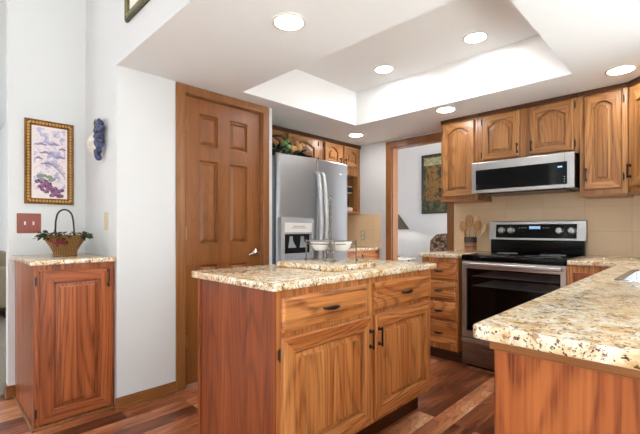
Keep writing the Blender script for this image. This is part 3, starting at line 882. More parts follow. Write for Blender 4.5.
# --- refrigerator alcove
ft = thing('refrigerator_cabinet', 'oak wall cabinet above the refrigerator behind the leafy arrangement', 'cabinet', (2.074, 3.04, 0), 0, 'oak wall cabinets over the refrigerator')
body(ft, 1.045, 0.328, 1.830, 2.158, M['oaku_v'])
cab_door(ft, 0.045, 0.470, 1.862, 2.112, M['oaku_v'], rise=0.045, rail=0.050)
cab_door(ft, 0.520, 0.950, 1.862, 2.112, M['oaku_v'], rise=0.045, rail=0.050, hinges=((0.975, 2.07), (0.975, 1.90)))
b = new(); box(b, 0.0, 1.045, -0.014, 0.0, 2.120, 2.158, 0.002); obj('top_strip', b, M['dark_oak'], ft)
fs = thing('open_shelf_cabinet', 'oak wall cabinet with two arched doors over an open shelf right of the refrigerator', 'cabinet', (3.120, 3.04, 0), 0, 'oak wall cabinets over the refrigerator')
SW = 3.788 - 3.120
b = new()
box(b, 0, SW, 0, 0.328, 1.775, 2.158, 0.002); box(b, 0, 0.02, 0, 0.328, 1.34, 1.775); box(b, SW - 0.05, SW, 0, 0.328, 1.34, 1.775, 0.001); box(b, 0.02, SW - 0.05, 0.316, 0.328, 1.36, 1.775)
obj('body', b, M['oaku_v'], fs)
b = new(); box(b, 0, SW, -0.004, 0.328, 1.322, 1.345, 0.002); obj('shelf', b, M['oak_h'], fs)
cab_door(fs, 0.022, 0.285, 1.870, 2.112, M['oaku_v'], rise=0.04, rail=0.046, handle=(0.272, 1.92), hinges=((0.012, 2.07),), ph=0.075)
cab_door(fs, 0.350, 0.620, 1.870, 2.112, M['oaku_v'], rise=0.04, rail=0.046, handle=(0.364, 1.92), ph=0.075)
b = new(); box(b, 0.0, SW, -0.014, 0.0, 2.120, 2.158, 0.002); obj('top_strip', b, M['dark_oak'], fs)
cm = thing('coffee_maker', 'small white and black coffee maker on the open shelf beside the refrigerator', 'coffee maker', (3.61, 3.18, 1.3455))
b = new(); box(b, -0.10, 0.10, -0.09, 0.12, 0, 0.05, 0.01); box(b, -0.10, 0.10, 0.03, 0.12, 0.05, 0.30, 0.01); box(b, -0.10, 0.10, -0.09, 0.12, 0.22, 0.31, 0.015)
obj('body', b, M['white_plastic'], cm)
b = new(); lathe(b, [(0.055, 0.052), (0.066, 0.08), (0.066, 0.15), (0.05, 0.185), (0.05, 0.20)], (0, -0.02, 0), 20); obj('carafe', b, M['black_gloss'], cm, 40)
b = new(); box(b, -0.09, 0.09, -0.095, -0.089, 0.235, 0.295, 0.002); obj('control_panel', b, M['black'], cm)

ac = thing('alcove_cabinet', 'oak base cabinet right of the refrigerator, mostly hidden by the island', 'cabinet', (3.09, 2.745, 0))
body(ac, 0.695, 0.612, 0.105, 0.884, M['oak_v'])
b = new(); box(b, 0.0, 0.695, 0.07, 0.6, 0, 0.105); obj('toe_kick', b, M['toe'], ac)
drawer(ac, 0.02, 0.34, 0.71, 0.850, M['oak_h']); drawer(ac, 0.36, 0.675, 0.71, 0.850, M['oak_h'])
cab_door(ac, 0.02, 0.34, 0.15, 0.69, M['oak_v']); cab_door(ac, 0.36, 0.675, 0.15, 0.69, M['oak_v'])
b = new(); slab(b, [(3.085, 2.715), (3.779, 2.715), (3.779, 3.358), (3.085, 3.358)], 0.885, 0.917)
o = obj('alcove_countertop', b, M['granite'], None, 40)
tag(o, 'granite countertop in the corner right of the refrigerator', 'countertop')
ot = thing('wall_outlet', 'beige outlet plate on the tiles right of the refrigerator', 'outlet', (3.779, 2.985, 1.05))
b = new(); box(b, 3.773, 3.7795, 2.95, 3.02, 0.99, 1.11, 0.002); obj('plate', b, M['beige_plastic'], ot, None, True)
for z in (1.025, 1.075):
    b = new(); box(b, 3.7718, 3.774, 2.970, 3.000, z - 0.014, z + 0.014, 0.001); obj('socket', b, M['white_plastic'], ot, None, True)

# --- refrigerator
FX0, FX1, FY, FZ = 2.092, 3.074, 2.580, 1.797
fr = thing('refrigerator', 'stainless side-by-side refrigerator with a water dispenser in its left door', 'refrigerator', (FX0, FY, 0))
FW = FX1 - FX0
b = new(); box(b, 0.0, FW, 0.075, 0.76, 0.02, 1.765, 0.004); obj('body', b, M['steel_side'], fr)
def bowed(x0, x1, z0, z1, bow=0.028, th=0.07, n=14, c=0.5, w=1.0):
    """door slab whose front bows out gently across the whole width of the refrigerator"""
    b = new()
    pts = []
    for i in range(n + 1):
        x = x0 + (x1 - x0) * i / n
        t = (x / FW) * 2 - 1
        pts.append((x, 0.02 + bow * t * t - 0.004))
    r = 0.008
    front = [(x, y) for x, y in pts]
    front[0] = (front[0][0], front[0][1] + r); front.insert(1, (x0 + r, pts[0][1]))
    front[-1] = (front[-1][0], front[-1][1] + r); front.insert(-1, (x1 - r, pts[-1][1]))
    ring = front + [(x1, th), (x0, th)]
    loops(b, [[(x, y, z0 + 0.004) for x, y in ring], [(x, y, z0) for x, y in ring], [(x, y, z1 - 0.012) for x, y in ring], [(x, y + (0.008 if y < th else 0), z1 - 0.003) for x, y in ring], [(x, y + (0.02 if y < th else 0), z1) for x, y in ring]])
    return b
SPL = 0.502
d1 = obj('door', bowed(0.034, SPL - 0.003, 0.11, FZ), M['steel'], fr, 40)
d2 = obj('door', bowed(SPL + 0.003, FW - 0.004, 0.11, FZ), M['steel'], fr, 40)
b = new(); box(b, 0.01, FW - 0.01, 0.05, 0.10, 0.0, 0.10, 0.004); obj('kick_grille', b, M['black'], fr)
for dd, x in ((d1, SPL - 0.035), (d2, SPL + 0.035)):
    b = new()
    pts = [(x, 0.02, 1.66), (x, -0.012, 1.655), (x, -0.034, 1.63), (x, -0.058, 1.48), (x, -0.074, 1.2), (x, -0.058, 0.86), (x, -0.034, 0.70), (x, -0.02, 0.675), (x, 0.02, 0.67)]
    tube(b, pts, [0.014, 0.016, 0.0185, 0.020, 0.020, 0.020, 0.0185, 0.016, 0.014], 12)
    obj('handle', b, M['handle_grey'], dd, 60)
b = new()
xa, xb, za, zb = 0.035, 0.425, 0.79, 1.232
def frame_xz(b, x0, x1, z0, z1, a0, a1, c0, c1, y0, y1):
    box(b, x0, a0, y0, y1, z0, z1); box(b, a1, x1, y0, y1, z0, z1); box(b, a0, a1, y0, y1, z0, c0); box(b, a0, a1, y0, y1, c1, z1)
frame_xz(b, xa, xb, za, zb, 0.075, 0.392, 0.82, 1.085, -0.016, 0.024)
dp = obj('dispenser', b, M['grey_plastic'], d1)
b = new(); box(b, 0.072, 0.395, -0.019, -0.012, 1.10, 1.185, 0.002); obj('control_panel', b, M['white_plastic'], dp)
b = new(); box(b, 0.15, 0.33, -0.0197, -0.0186, 1.137, 1.142); box(b, 0.17, 0.31, -0.0197, -0.0186, 1.152, 1.158); obj('control_marks', b, M['marks'], dp)
b = new(); box(b, 0.075, 0.392, 0.010, 0.014, 0.82, 1.085); obj('recess', b, M['black'], dp)
for x in (0.165, 0.300):
    b = new()
    loops(b, [[(x - 0.016, 0.004, 1.065), (x + 0.016, 0.004, 1.065), (x + 0.016, 0.010, 1.065), (x - 0.016, 0.010, 1.065)], [(x - 0.022, 0.002, 1.02), (x + 0.022, 0.002, 1.02), (x + 0.022, 0.008, 1.02), (x - 0.022, 0.008, 1.02)],
              [(x - 0.046, -0.014, 0.965), (x + 0.046, -0.014, 0.965), (x + 0.046, -0.008, 0.965), (x - 0.046, -0.008, 0.965)]])
    obj('paddle', b, M['blue_grey'], dp)
b = new(); box(b, 0.08, 0.387, -0.012, 0.010, 0.82, 0.915, 0.004); obj('drip_tray', b, M['blue_grey'], dp)
b = new(); ball(b, (0.845, 0.028, 1.680), 1.0, (0.026, 0.004, 0.010), 16, 8); obj('badge', b, M['white_plastic'], d2, 60)

# leafy arrangement lying on the refrigerator, in front of the cabinet doors
def leaf(b, c, d, up, L, Wd):
    d = Vector(d).normalized(); up = Vector(up).normalized(); s = d.cross(up).normalized(); n = s.cross(d)
    c = Vector(c)
    row = [(0, 0.05, 0), (0.25, 0.75, 0.05), (0.5, 1.0, 0.08), (0.75, 0.7, 0.04), (1.0, 0.04, -0.06)]
    L_, R_, C_ = [], [], []
    for t, w, h in row:
        p = c + d * (L * t) + n * (L * h)
        C_.append(b.verts.new(p)); L_.append(b.verts.new(p - s * (Wd * w / 2) + n * Wd * 0.16 * w)); R_.append(b.verts.new(p + s * (Wd * w / 2) + n * Wd * 0.16 * w))
    for i in range(4):
        b.faces.new((L_[i], C_[i], C_[i + 1], L_[i + 1])); b.faces.new((C_[i], R_[i], R_[i + 1], C_[i + 1]))
rnd = random.Random(3)
def leaves(n, fn, L, Wd):
    b = new()
    for _ in range(n):
        c, d = fn()
        leaf(b, c, d, (rnd.uniform(-.5, .5), -0.6 + rnd.uniform(-.4, .4), 1), L * rnd.uniform(.7, 1.3), Wd * rnd.uniform(.7, 1.3))
    return b
PY = 2.86
fa = thing('leafy_arrangement', 'artificial greenery with pale green and peach fruit lying on the refrigerator', 'plant', (2.45, PY, 1.797))
def f1():
    t = rnd.random(); x = 2.14 + 0.58 * t
    return (x, PY + rnd.uniform(-.07, .07), 1.80 + rnd.uniform(0, .11) * (1 - abs(t - .4))), (rnd.uniform(-1, 1), rnd.uniform(-1, .3), rnd.uniform(-.2, .6))
obj('dark_leaves', leaves(150, f1, 0.085, 0.04), M['leaf_black'], fa, None, True)
def f2():
    return (2.37 + rnd.gauss(0, .04), PY - 0.05 + rnd.uniform(-.05, .03), 1.84 + rnd.uniform(0, .13)), (rnd.uniform(-1, 1), rnd.uniform(-1, 0), rnd.uniform(-.4, .5))
obj('green_leaves', leaves(12, f2, 0.055, 0.036), M['leaf_light'], fa, None, True)
b = new()
for i in range(11): ball(b, (2.37 + rnd.gauss(0, .030), PY - 0.07 + rnd.uniform(-.03, .03), 1.865 + rnd.uniform(-.03, .10)), 0.021, u=10, v=6)
obj('green_fruit', b, M['leaf_light'], fa, 60, True)
b = new()
for x, z, r in ((2.485, 1.892, .038), (2.555, 1.93, .032), (2.60, 1.955, .022), (2.53, 1.965, .02)): ball(b, (x, PY - 0.05, z), r)
obj('peach_fruit', b, M['peach'], fa, 60, True)
b = new(); tube(b, [(2.12, PY + .05, 1.985), (2.25, PY, 1.995), (2.36, PY - .01, 2.015), (2.45, PY, 1.98), (2.55, PY, 1.9), (2.70, PY, 1.83)], 0.012, 8)
tube(b, [(2.13, PY + .02, 1.83), (2.3, PY + .03, 1.85), (2.5, PY + .02, 1.84), (2.74, PY - .01, 1.815)], 0.016, 8)
obj('vine', b, M['leaf_black'], fa, 60, True)

# ------------------------------------------------------------ ceiling lamps
def lamp(x, y, z, label):
    t = thing('recessed_light', label, 'ceiling light', (x, y, z), 0, 'recessed ceiling lights')
    b = new(); lathe(b, [(0.086, 0.0), (0.086, -0.004), (0.080, -0.007), (0.070, -0.005), (0.068, 0.0)], (0, 0, 0), 32, cap0=False, cap1=False); obj('trim_ring', b, M['white_plastic'], t, 50)
    b = new(); lathe(b, [(0.069, -0.0005), (0.069, -0.0035)], (0, 0, 0), 32); obj('lens', b, M['lens'], t)
lamp(1.269, 1.47, CZ, 'lit recessed light in the low ceiling, largest and nearest to the pantry door')
lamp(2.738, 1.938, TZ, 'lit recessed light in the raised tray, the left one nearer the refrigerator')
lamp(2.742, 1.155, TZ, 'lit recessed light in the raised tray, the right one nearer the camera')
lamp(3.15, 1.585, CZ, 'lit recessed light in the low ceiling beside the doorway end of the range wall cabinets')
lamp(3.31, 2.712, CZ, 'lit recessed light in the low ceiling right before the cabinets over the refrigerator')
lamp(3.16, 0.383, CZ, 'lit recessed light in the low ceiling by the diagonal corner cabinet')

# ------------------------------------------------------------ things on the left walls
PYW = 3.2995
pc = thing('framed_picture', 'gilt-framed grape and vineyard picture above the side cabinet', 'picture', (0.615, PYW, 1.60))
x0, x1, z0, z1 = 0.470, 0.760, 1.305, 1.888
def frame_loops(b, F, prof):
    loops(b, [F(d, y) for d, y in prof], False, False)
R = lambda d, y: [(x0 + d, PYW - y, z0 + d), (x1 - d, PYW - y, z0 + d), (x1 - d, PYW - y, z1 - d), (x0 + d, PYW - y, z1 - d)]
b = new(); frame_loops(b, R, [(0, 0), (0, 0.018), (0.006, 0.024), (0.016, 0.020), (0.026, 0.022), (0.034, 0.016), (0.040, 0.010), (0.040, 0.0)])
f_ = obj('frame', b, M['gold'], pc, None, True)
b = new()
def beads(a0, a1, n, vert, k):
    for i in range(n):
        t = a0 + (a1 - a0) * (i + .5) / n
        p = (k, PYW - 0.021, t) if vert else (t, PYW - 0.021, k)
        ball(b, p, 0.0085, (1, .8, 1), 8, 5)
beads(z0 + .02, z1 - .02, 27, True, x0 + .021); beads(z0 + .02, z1 - .02, 27, True, x1 - .021); beads(x0 + .02, x1 - .02, 13, False, z0 + .021); beads(x0 + .02, x1 - .02, 13, False, z1 - .021)
obj('beading', b, M['gold_bead'], f_, 60, True)
b = new(); box(b, x0 + .038, x1 - .038, PYW - 0.010, PYW - 0.002, z0 + .038, z1 - .038); pr_ = obj('print', b, M['pale_border'], pc, None, True)
b = new(); box(b, x0 + .052, x1 - .052, PYW - 0.0108, PYW - 0.0098, z0 + .10, z1 - .052); obj('landscape', b, M['vineyard'], pr_, None, True)
for (cx, cz, w) in ((0.565, 1.722, .028), (0.64, 1.730, .022), (0.69, 1.700, .018), (0.59, 1.665, .030), (0.68, 1.640, .024), (0.55, 1.625, .018), (0.60, 1.590, .032)):
    b = new()
    for i in range(3): ball(b, (cx + w * (i - 1) * .7, PYW - 0.0105, cz + (.004 if i == 1 else -.002)), 1, (w * .55, 0.0016, 0.006 + .003 * (i == 1)), 10, 5)
    obj('hedge', b, M['mauve_line'], pr_, 60, True)
for i in range(6):
    b = new(); tube(b, [(0.60 + i * .017, PYW - 0.011, 1.615 - i * .006), (0.635 + i * .012, PYW - 0.011, 1.575 - i * .008), (0.68 + i * .006, PYW - 0.011, 1.535 - i * .010)], 0.0014, 4)
    obj('vine_row', b, M['mauve_line'], pr_, None, True)
b = new()
for i in range(56):
    t = i / 56; cx = 0.562 + 0.115 * t + rnd.uniform(-.040, .038) * (1 - .4 * t); cz = 1.450 - 0.070 * t + rnd.uniform(-.032, .030)
    ball(b, (cx, PYW - 0.0105, cz), 0.0125, (1, .25, 1), 10, 6)
obj('grapes', b, M['purple'], pr_, 60, True)
b = new()
for i in range(8): ball(b, (0.545 + rnd.uniform(0, .09), PYW - 0.0105, 1.488 + rnd.uniform(-.015, .02)), 1, (0.020, 0.002, 0.012), 8, 4)
obj('grape_leaves', b, M['sage_leaf'], pr_, None, True)

# framed print high on the soffit wall
XW = X0 - 0.0005
hp = thing('framed_picture', 'dark olive framed print high on the soffit wall, cut by the top edge', 'picture', (XW, 2.20, 2.6))
y0, y1, z0, z1 = 1.78, 2.425, 2.348, 2.98
R2 = lambda d, x: [(XW - x, y0 + d, z0 + d), (XW - x, y1 - d, z0 + d), (XW - x, y1 - d, z1 - d), (XW - x, y0 + d, z1 - d)]
b = new(); loops(b, [R2(0, 0), R2(0, 0.016), R2(0.008, 0.022), R2(0.020, 0.017)], False, False); loops(b, [R2(0.036, 0.016), R2(0.042, 0.018), R2(0.050, 0.008), R2(0.050, 0.0)], False, False)
f_ = obj('frame', b, M['olive_frame'], hp, None, True)
b = new(); loops(b, [R2(0.018, 0.0165), R2(0.024, 0.022), R2(0.032, 0.022), R2(0.038, 0.0155)], False, False); obj('ridge', b, M['olive_gold'], f_, None, True)
b = new(); box(b, XW - 0.008, XW - 0.001, y0 + .048, y1 - .048, z0 + .048, z1 - .048); m_ = obj('mat_board', b, M['mat_board'], hp, None, True)
b = new(); box(b, XW - 0.0095, XW - 0.007, y0 + .14, y1 - .14, z0 + .15, z1 - .14); obj('print', b, M['faded_print'], m_, None, True)

# grape plaque on the short wall
gp = thing('grape_plaque', 'cream and navy ceramic bunch-of-grapes plaque on the short wall', 'wall decoration', (XW, 2.99, 1.75))
b = new()
for i in range(40):
    t = rnd.random(); z = 1.615 + 0.245 * t
    hw = 0.020 + 0.045 * math.sin(min(1, t * 1.15) * PI * 0.62)
    yc = 2.895 + rnd.uniform(-hw, hw) * 0.8; xx = XW - 0.018 - 0.022 * math.sqrt(max(0, 1 - ((yc - 2.895) / (hw + .01)) ** 2)) * rnd.uniform(.7, 1)
    ball(b, (xx, yc, z), 0.021, u=10, v=6)
obj('grapes', b, M['navy_grape'], gp, 60, True)
b = new()
n = 14; lsx = []
for i in range(n + 1):
    t = i / n; z = 1.655 + 0.185 * t; w = 0.075 * math.sin(PI * t) ** 0.7 + 0.002; yc = 3.03 + 0.02 * math.sin(PI * t)
    lsx.append([(XW, yc - w, z), (XW - 0.050 * math.sin(PI * t) - .004, yc - w * .6, z), (XW - 0.062 * math.sin(PI * t) - .004, yc, z), (XW - 0.045 * math.sin(PI * t) - .004, yc + w * .7, z), (XW, yc + w, z)])
loops(b, lsx); obj('cream_half', b, M['cream_ceramic'], gp, 60, True)
b = new()
for k in range(7): leaf(b, (XW - 0.03, 2.915 + rnd.uniform(-.02, .03), 1.855), (rnd.uniform(-.4, 0), rnd.uniform(-1, 1), 1.0), (-1, 0, .2), 0.05, 0.03)
tube(b, [(XW - .02, 2.915, 1.85), (XW - .024, 2.913, 1.875), (XW - .02, 2.92, 1.895)], 0.006, 6)
obj('leaves', b, M['leaf_dark'], gp, None, True)

gp.location += Vector((0, -0.035, -0.03))

# switch plate and wall plate
sp = thing('switch_plate', 'red-brown double light switch plate left of the basket', 'light switch', (0.4975, PYW, 1.168))
b = new(); box(b, 0.430, 0.565, PYW - 0.007, PYW, 1.102, 1.237, 0.003); obj('plate', b, M['switch_red'], sp, None, True)
for x in (0.474, 0.521):
    b = new(); box(b, x - 0.005, x + 0.005, PYW - 0.009, PYW - 0.006, 1.158, 1.182, 0.001); box(b, x - 0.004, x + 0.004, PYW - 0.018, PYW - 0.007, 1.168, 1.177, 0.002); obj('toggle', b, M['white_plastic'], sp, None, True)
wp = thing('wall_plate', 'narrow beige outlet plate on the short wall right of the basket', 'outlet', (XW, 2.83, 1.18))
b = new(); box(b, XW - 0.006, XW, 2.795, 2.865, 1.122, 1.242, 0.002); obj('plate', b, M['beige_plastic'], wp, None, True)
for z in (1.160, 1.205):
    b = new(); box(b, XW - 0.0075, XW - 0.005, 2.815, 2.845, z - .014, z + .014, 0.001); obj('socket', b, M['beige_plastic'], wp, None, True)

wp.location.y -= 0.02
# basket on the side cabinet
bk = thing('wicker_basket', 'golden wicker basket with dark leaves and red berries on the side cabinet', 'basket', (0.635, 2.95, 0.953))
def ell(rx, ry, z, n=32): return [(rx * math.cos(2 * PI * i / n), ry * math.sin(2 * PI * i / n), z) for i in range(n)]
b = new(); loops(b, [ell(.066, .050, 0.0), ell(.070, .053, 0.004), ell(.066, .050, .012), ell(.070, .053, .035), ell(.088, .066, .07), ell(.120, .088, .120), ell(.136, .097, .134), ell(.131, .093, .137), ell(.116, .082, .122), ell(.08, .06, .06)], True, True)
obj('bowl', b, M['wicker'], bk, 60)
b = new()
pts = [(-0.052, 0, .11), (-0.054, 0, .17), (-0.052, 0, .225)] + [(-.045 * math.cos(a) - .003, 0, .245 + .058 * math.sin(a)) for a in [PI * k / 10 for k in range(1, 10)]] + [(0.046, 0, .225), (0.05, 0, .17), (0.05, 0, .11)]
tube(b, pts, 0.0055, 8)
for s in (-1, 1):
    tube(b, [(s * .03 + .022 * math.cos(a) * (1 - a / 9), -.03, .135 + .022 * math.sin(a) * (1 - a / 9)) for a in [k * .5 for k in range(14)]], 0.0025, 6)
obj('handle', b, M['black_metal'], bk, 60)
def f3():
    a = rnd.uniform(0, 2 * PI); return (  .122 * math.cos(a) * rnd.uniform(.75, 1.12), .094 * math.sin(a) * rnd.uniform(.8, 1.1), .124 + rnd.uniform(-.008, .028)), (math.cos(a) + rnd.uniform(-.7, .7), math.sin(a) + rnd.uniform(-.7, .7), rnd.uniform(-.5, .5))
obj('leaves', leaves(110, f3, 0.034, 0.020), M['leaf_dark'], bk)
b = new()
for i in range(22): ball(b, (-.055 + rnd.gauss(0, .018), -.085 + rnd.uniform(-.02, .01), .092 + rnd.gauss(0, .012)), 0.0085, u=8, v=5)
for i in range(10): ball(b, (rnd.uniform(-.1, .1), rnd.uniform(-.08, .02), .118 + rnd.uniform(0, .02)), 0.008, u=8, v=5)
obj('berries', b, M['berry'], bk, 60)
b = new()
for x, y in ((-.05, -.05), (.045, -.045), (.075, -.02), (0.0, -.06)): ball(b, (x, y, .118), 0.022, (1.4, 1, .6))
obj('dried_pods', b, M['peach'], bk, 60)

# ------------------------------------------------------------ on the island
b = new(); slab(b, rrect(1.412, 1.765, 1.300, 1.745, 0.012, 3), 0.9175, 0.945, None, 0.004)
o = obj('granite_board', b, M['granite'], None, 40)
tag(o, 'square granite serving board lying on the island counter', 'serving board')
RX, RY, RZ = 1.660, 1.555, 0.9452
rk = thing('wire_server', 'pewter wire server with a tall twisted handle on the granite board', 'serving rack', (RX, RY, RZ))
corners = [(-0.080, 0.118), (-0.072, -0.098), (0.095, -0.118), (0.085, 0.110)]
b = new()
for z in (0.114, 0.098):
    for i in range(4):
        (xa_, ya_), (xb_, yb_) = corners[i], corners[(i + 1) % 4]
        tube(b, [(xa_, ya_, z), (xb_, yb_, z)], 0.0032, 6)
tube(b, [(-0.080, 0.005, .098), (0.0, 0.0, .098), (0.0975, -0.005, .098)], 0.0028, 6); tube(b, [(0.0125, -.11, .098), (0, 0, .098), (0.005, .11, .098)], 0.0028, 6)
obj('frame', b, M['rack'], rk, 60)
for x, y in corners:
    b = new(); tube(b, [(x, y, .122), (x, y, .03), (x * 1.02, y * 1.02, .012)], 0.0045, 6); ball(b, (x * 1.02, y * 1.02, 0.0085), 0.0085, u=8, v=6); obj('leg', b, M['rack'], rk, 60)
b = new()
for ph in (0, PI):
    tube(b, [(0.005 * math.cos(k * .55 + ph), 0.005 * math.sin(k * .55 + ph), 0.06 + k * 0.0065) for k in range(46)], 0.0045, 6)
tube(b, [(0.011 * math.cos(a), 0.0, 0.368 + 0.011 * math.sin(a)) for a in [2 * PI * k / 16 for k in range(16)]], 0.0035, 6, True)
for z in (0.14, 0.17, 0.215): ball(b, (0, 0, z), 0.008, (1, 1, .8), 10, 6)
for s in (-1, 1):
    for ax in (0, 1):
        pts = []
        for k in range(12):
            a = k * .5; r = .022 * (1 - k / 16); v = s * (.022 - r * math.cos(a)); zz = .045 + r * math.sin(a)
            pts.append((v, 0, zz) if ax == 0 else (0, v, zz))
        tube(b, pts, 0.003, 6)
obj('handle', b, M['rack'], rk, 60)
def bowl(cx, cy, r, label):
    b = new()
    lathe(b, [(r * .50, 0.0), (r * .60, 0.003), (r * .80, .020), (r * .96, .042), (r, .054), (r * .97, .055), (r * .90, .042), (r * .72, .022), (r * .4, .008)], (0, 0, 0), 28)
    o = obj('china_bowl', b, M['white_china'], None, 60)
    o.location = (RX + cx, RY + cy, RZ + 0.0585)
    tag(o, label, 'bowl', 'white bowls in the wire server')
bowl(-0.020, 0.060, 0.060, 'white china bowl at the left in the wire server')
bowl(0.036, -0.060, 0.060, 'white china bowl at the right in the wire server')
bowl(0.052, 0.060, 0.036, 'white china bowl at the back of the wire server, half hidden')

# crock with wooden utensils
CX, CY, CZ0 = 3.64, 1.580, 0.917
ck = thing('utensil_crock', 'dark and copper glazed crock of wooden spoons left of the range', 'crock', (CX, CY, CZ0))
b = new(); lathe(b, [(.052, 0), (.056, .004), (.056, .085)], (0, 0, 0), 28, cap1=False); obj('copper_band', b, M['copper'], ck, 40)
b = new(); lathe(b, [(.056, .085), (.058, .09), (.057, .130), (.058, .135), (.054, .137), (.052, .13), (.05, .01)], (0, 0, 0), 28, cap0=False); obj('dark_rim', b, M['dark_glaze'], ck, 40)
b = new()
for z in (.045, .072): lathe(b, [(.0565, z), (.0565, z + .005)], (0, 0, 0), 28, cap0=False, cap1=False)
obj('stripe', b, M['dark_glaze'], ck, 40)
def spoon(dx, dy, top, w, kind, label, mat):
    t = thing('wooden_spoon' if kind != 'fork' else 'wooden_fork', label, 'utensil', (CX + dx * .15, CY + dy * .15, CZ0 + .012), 0, 'wooden utensils in the crock')
    b = new()
    v = Vector((dx * .6, dy * .55, top * .97)); L = v.length; d = v.normalized()
    p = lambda s: tuple(d * s)
    tube(b, [p(0.0), p(L * .4), p(L * .72)], [.0055, .005, .006], 8)
    obj('shaft', b, mat, t, 60)
    b = new()
    yv = Vector((0.91, 0.40, 0.0)); yv = (yv - d * yv.dot(d)).normalized(); xv = yv.cross(d)
    rot = Matrix((xv, yv, d)).transposed().to_4x4()
    head = L * 0.30
    ball(b, p(L * .84), 1, (w * 1.25, .011, head * .60), 16, 12, rot)
    obj('bowl', b, mat, t, 60)
spoon(0.05, 0.165, .262, .022, 'spoon', 'pale wooden spoon leaning farthest left in the crock', M['spoon'])
spoon(-0.03, 0.100, .280, .024, 'spoon', 'brown wooden spoon with a pointed head leaning left in the crock', M['spoon_dark'])
spoon(-0.02, 0.012, .345, .028, 'spoon', 'brown round-headed wooden spoon standing tallest in the crock', M['spoon_dark'])
spoon(0.05, -0.060, .330, .026, 'spoon', 'pale wooden spoon standing right of the tallest one in the crock', M['spoon'])
spoon(-0.03, -0.125, .285, .024, 'spoon', 'brown wooden spoon leaning right in the crock', M['spoon_dark'])
spoon(0.05, -0.175, .252, .018, 'spoon', 'thin pale wooden spoon leaning farthest right in the crock', M['spoon'])

# ------------------------------------------------------------ den beyond the doorway
DX = 5.549
ar = thing('framed_art', 'dark olive and rust abstract panel on the den wall beyond the doorway', 'picture', (DX, 2.78, 1.83))
y0, y1, z0, z1 = 2.40, 3.19, 1.372, 2.29
R3 = lambda d, x: [(DX - x, y0 + d, z0 + d), (DX - x, y1 - d, z0 + d), (DX - x, y1 - d, z1 - d), (DX - x, y0 + d, z1 - d)]
b = new(); loops(b, [R3(0, 0), R3(0, .025), R3(.012, .028), R3(.022, .02), R3(.022, 0)], False, False); obj('frame', b, M['leaf_black'], ar, None, True)
b = new(); box(b, DX - .018, DX - .002, y0 + .02, y1 - .02, z0 + .02, z1 - .02); cv = obj('canvas', b, M['tapestry'], ar, None, True)
b = new(); box(b, DX - .0195, DX - .0175, y0 + .10, y1 - .07, z0 + .20, z1 - .15); obj('rust_field', b, M['tapestry_gold'], cv, None, True)
b = new(); box(b, DX - .0205, DX - .0190, y0 + .10, y1 - .04, z1 - .17, z1 - .05); obj('sage_band', b, M['tapestry_pale'], cv, None, True)
b = new(); box(b, DX - .0215, DX - .019, 2.72, 2.92, 1.90, 2.08); box(b, DX - .0215, DX - .019, 2.74, 2.90, 1.62, 1.76); box(b, DX - .0215, DX - .019, 2.48, 2.62, 1.66, 1.84); obj('dark_square', b, M['tapestry'], cv, None, True)

tb = thing('lamp_table', 'small white-topped table under the dark shaded lamp in the den', 'table', (5.18, 3.45, 0))
b = new(); lathe(b, [(.30, .66), (.31, .665), (.31, .685), (.30, .69)], (0, 0, 0), 32); obj('tabletop', b, M['white_plastic'], tb, 40)
for a in range(4):
    b = new(); tube(b, [(.20 * math.cos(a * PI / 2 + .6), .20 * math.sin(a * PI / 2 + .6), .66), (.24 * math.cos(a * PI / 2 + .6), .24 * math.sin(a * PI / 2 + .6), 0)], .016, 8); obj('leg', b, M['black_metal'], tb, 60)
lp = thing('table_lamp', 'lamp with a dark olive cone shade seen through the doorway', 'lamp', (5.18, 3.47, 0.69))
b = new(); lathe(b, [(.085, 0), (.085, .012), (.03, .03), (.025, .06), (.05, .12), (.06, .2), (.04, .3), (.015, .36), (.012, .48)], (0, 0, 0), 24); obj('base', b, M['black_metal'], lp, 40)
b = new(); lathe(b, [(.235, .435), (.07, .67), (.067, .67), (.231, .436)], (0, 0, 0), 36, cap0=False, cap1=False); obj('lamp_shade', b, M['shade'], lp, 40)
b = new(); ball(b, (0, 0, .50), .03); obj('bulb', b, emit('lit_bulb', (1, .95, .86, 1), 90.0), lp, 60)

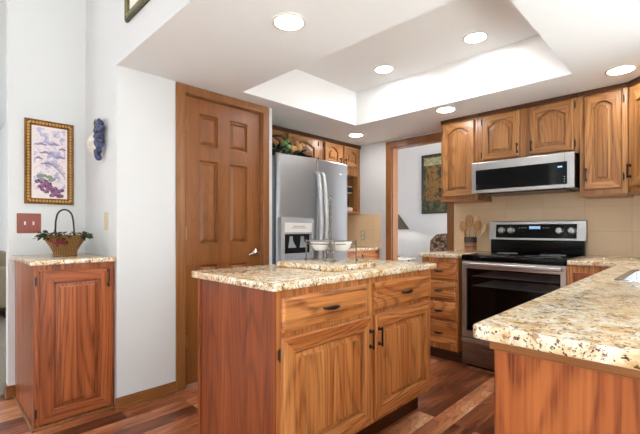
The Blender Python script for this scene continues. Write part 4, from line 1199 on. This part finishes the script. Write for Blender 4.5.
ch = thing('armchair', 'armchair in dark floral upholstery seen through the doorway', 'chair', (4.95, 2.47, 0))
def soft(b, x0, x1, y0, y1, z0, z1, r=.05): box(b, x0, x1, y0, y1, z0, z1, r, 4)
b = new(); soft(b, -.30, .28, -.30, .30, .16, .46); obj('seat', b, M['floral'], ch, 60)
b = new()
ls = []
for i in range(13):
    y = -.34 + .68 * i / 12; t = abs(i / 6 - 1); zt = 1.075 - .03 * t ** 2 - (.05 if t > .95 else 0); bx_ = .05 - .10 * t ** 2
    ls.append([(.16 + bx_, y, .30), (.26 + bx_, y, .30), (.33 + bx_, y, zt - .06), (.31 + bx_, y, zt - .01), (.26 + bx_, y, zt), (.21 + bx_, y, zt - .03), (.20 + bx_, y, zt - .10)])
loops(b, ls); obj('backrest', b, M['floral'], ch, 60)
for s in (-1, 1):
    b = new(); soft(b, -.28, .26, s * .37 - .06, s * .37 + .06, .16, .62, .045); obj('armrest', b, M['floral'], ch, 60)
for sx in (-.24, .24):
    for sy in (-.26, .26):
        b = new(); lathe(b, [(.014, 0), (.024, .165)], (sx, sy, 0), 10); obj('leg', b, M['dark_oak'], ch, 60)

# ------------------------------------------------------------ living room at the far left
sf = thing('sofa', 'tan sofa on the carpet of the room at the far left', 'sofa', (-0.15, 6.6, 0.012))
b = new(); box(b, -1.0, .95, -.40, .40, .08, .40, .04, 3); obj('base', b, M['dark_cushion'], sf, 60)
b = new(); box(b, -.80, .70, -.38, .2, .40, .52, .05, 3); obj('seat_cushion', b, M['sofa'], sf, 60)
b = new(); box(b, -1.0, .95, .14, .42, .36, .82, .07, 3); obj('backrest', b, M['sofa'], sf, 60)
for x in (-.9, .83):
    b = new(); box(b, x - .12, x + .12, -.42, .40, .12, .62, .06, 3); obj('armrest', b, M['sofa'], sf, 60)
for x in (-.92, .86):
    for y in (-.34, .34):
        b = new(); lathe(b, [(.022, 0), (.03, .085)], (x, y, 0), 10); obj('foot', b, M['dark_oak'], sf)
mt = thing('media_cabinet', 'white cabinet with a dark opening against the wall behind the sofa', 'cabinet', (0.1, 8.85, 0.012))
b = new(); box(b, -1.0, .70, -.2, .2, .0, .10, .005); box(b, -1.0, .70, -.2, .24, .10, 1.10, .005); box(b, -1.0, -.9, -.2, .24, 1.1, 1.62); box(b, .64, .70, -.2, .24, 1.1, 1.62); box(b, -.9, .64, .2, .24, 1.1, 1.62); obj('body', b, M['white_plastic'], mt)
b = new(); box(b, -1.04, .735, -.24, .245, 1.62, 1.68, .008); obj('top', b, M['white_plastic'], mt)
b = new(); box(b, -.5, .62, -.04, .02, 1.12, 1.42, .006); obj('screen', b, M['black'], mt)
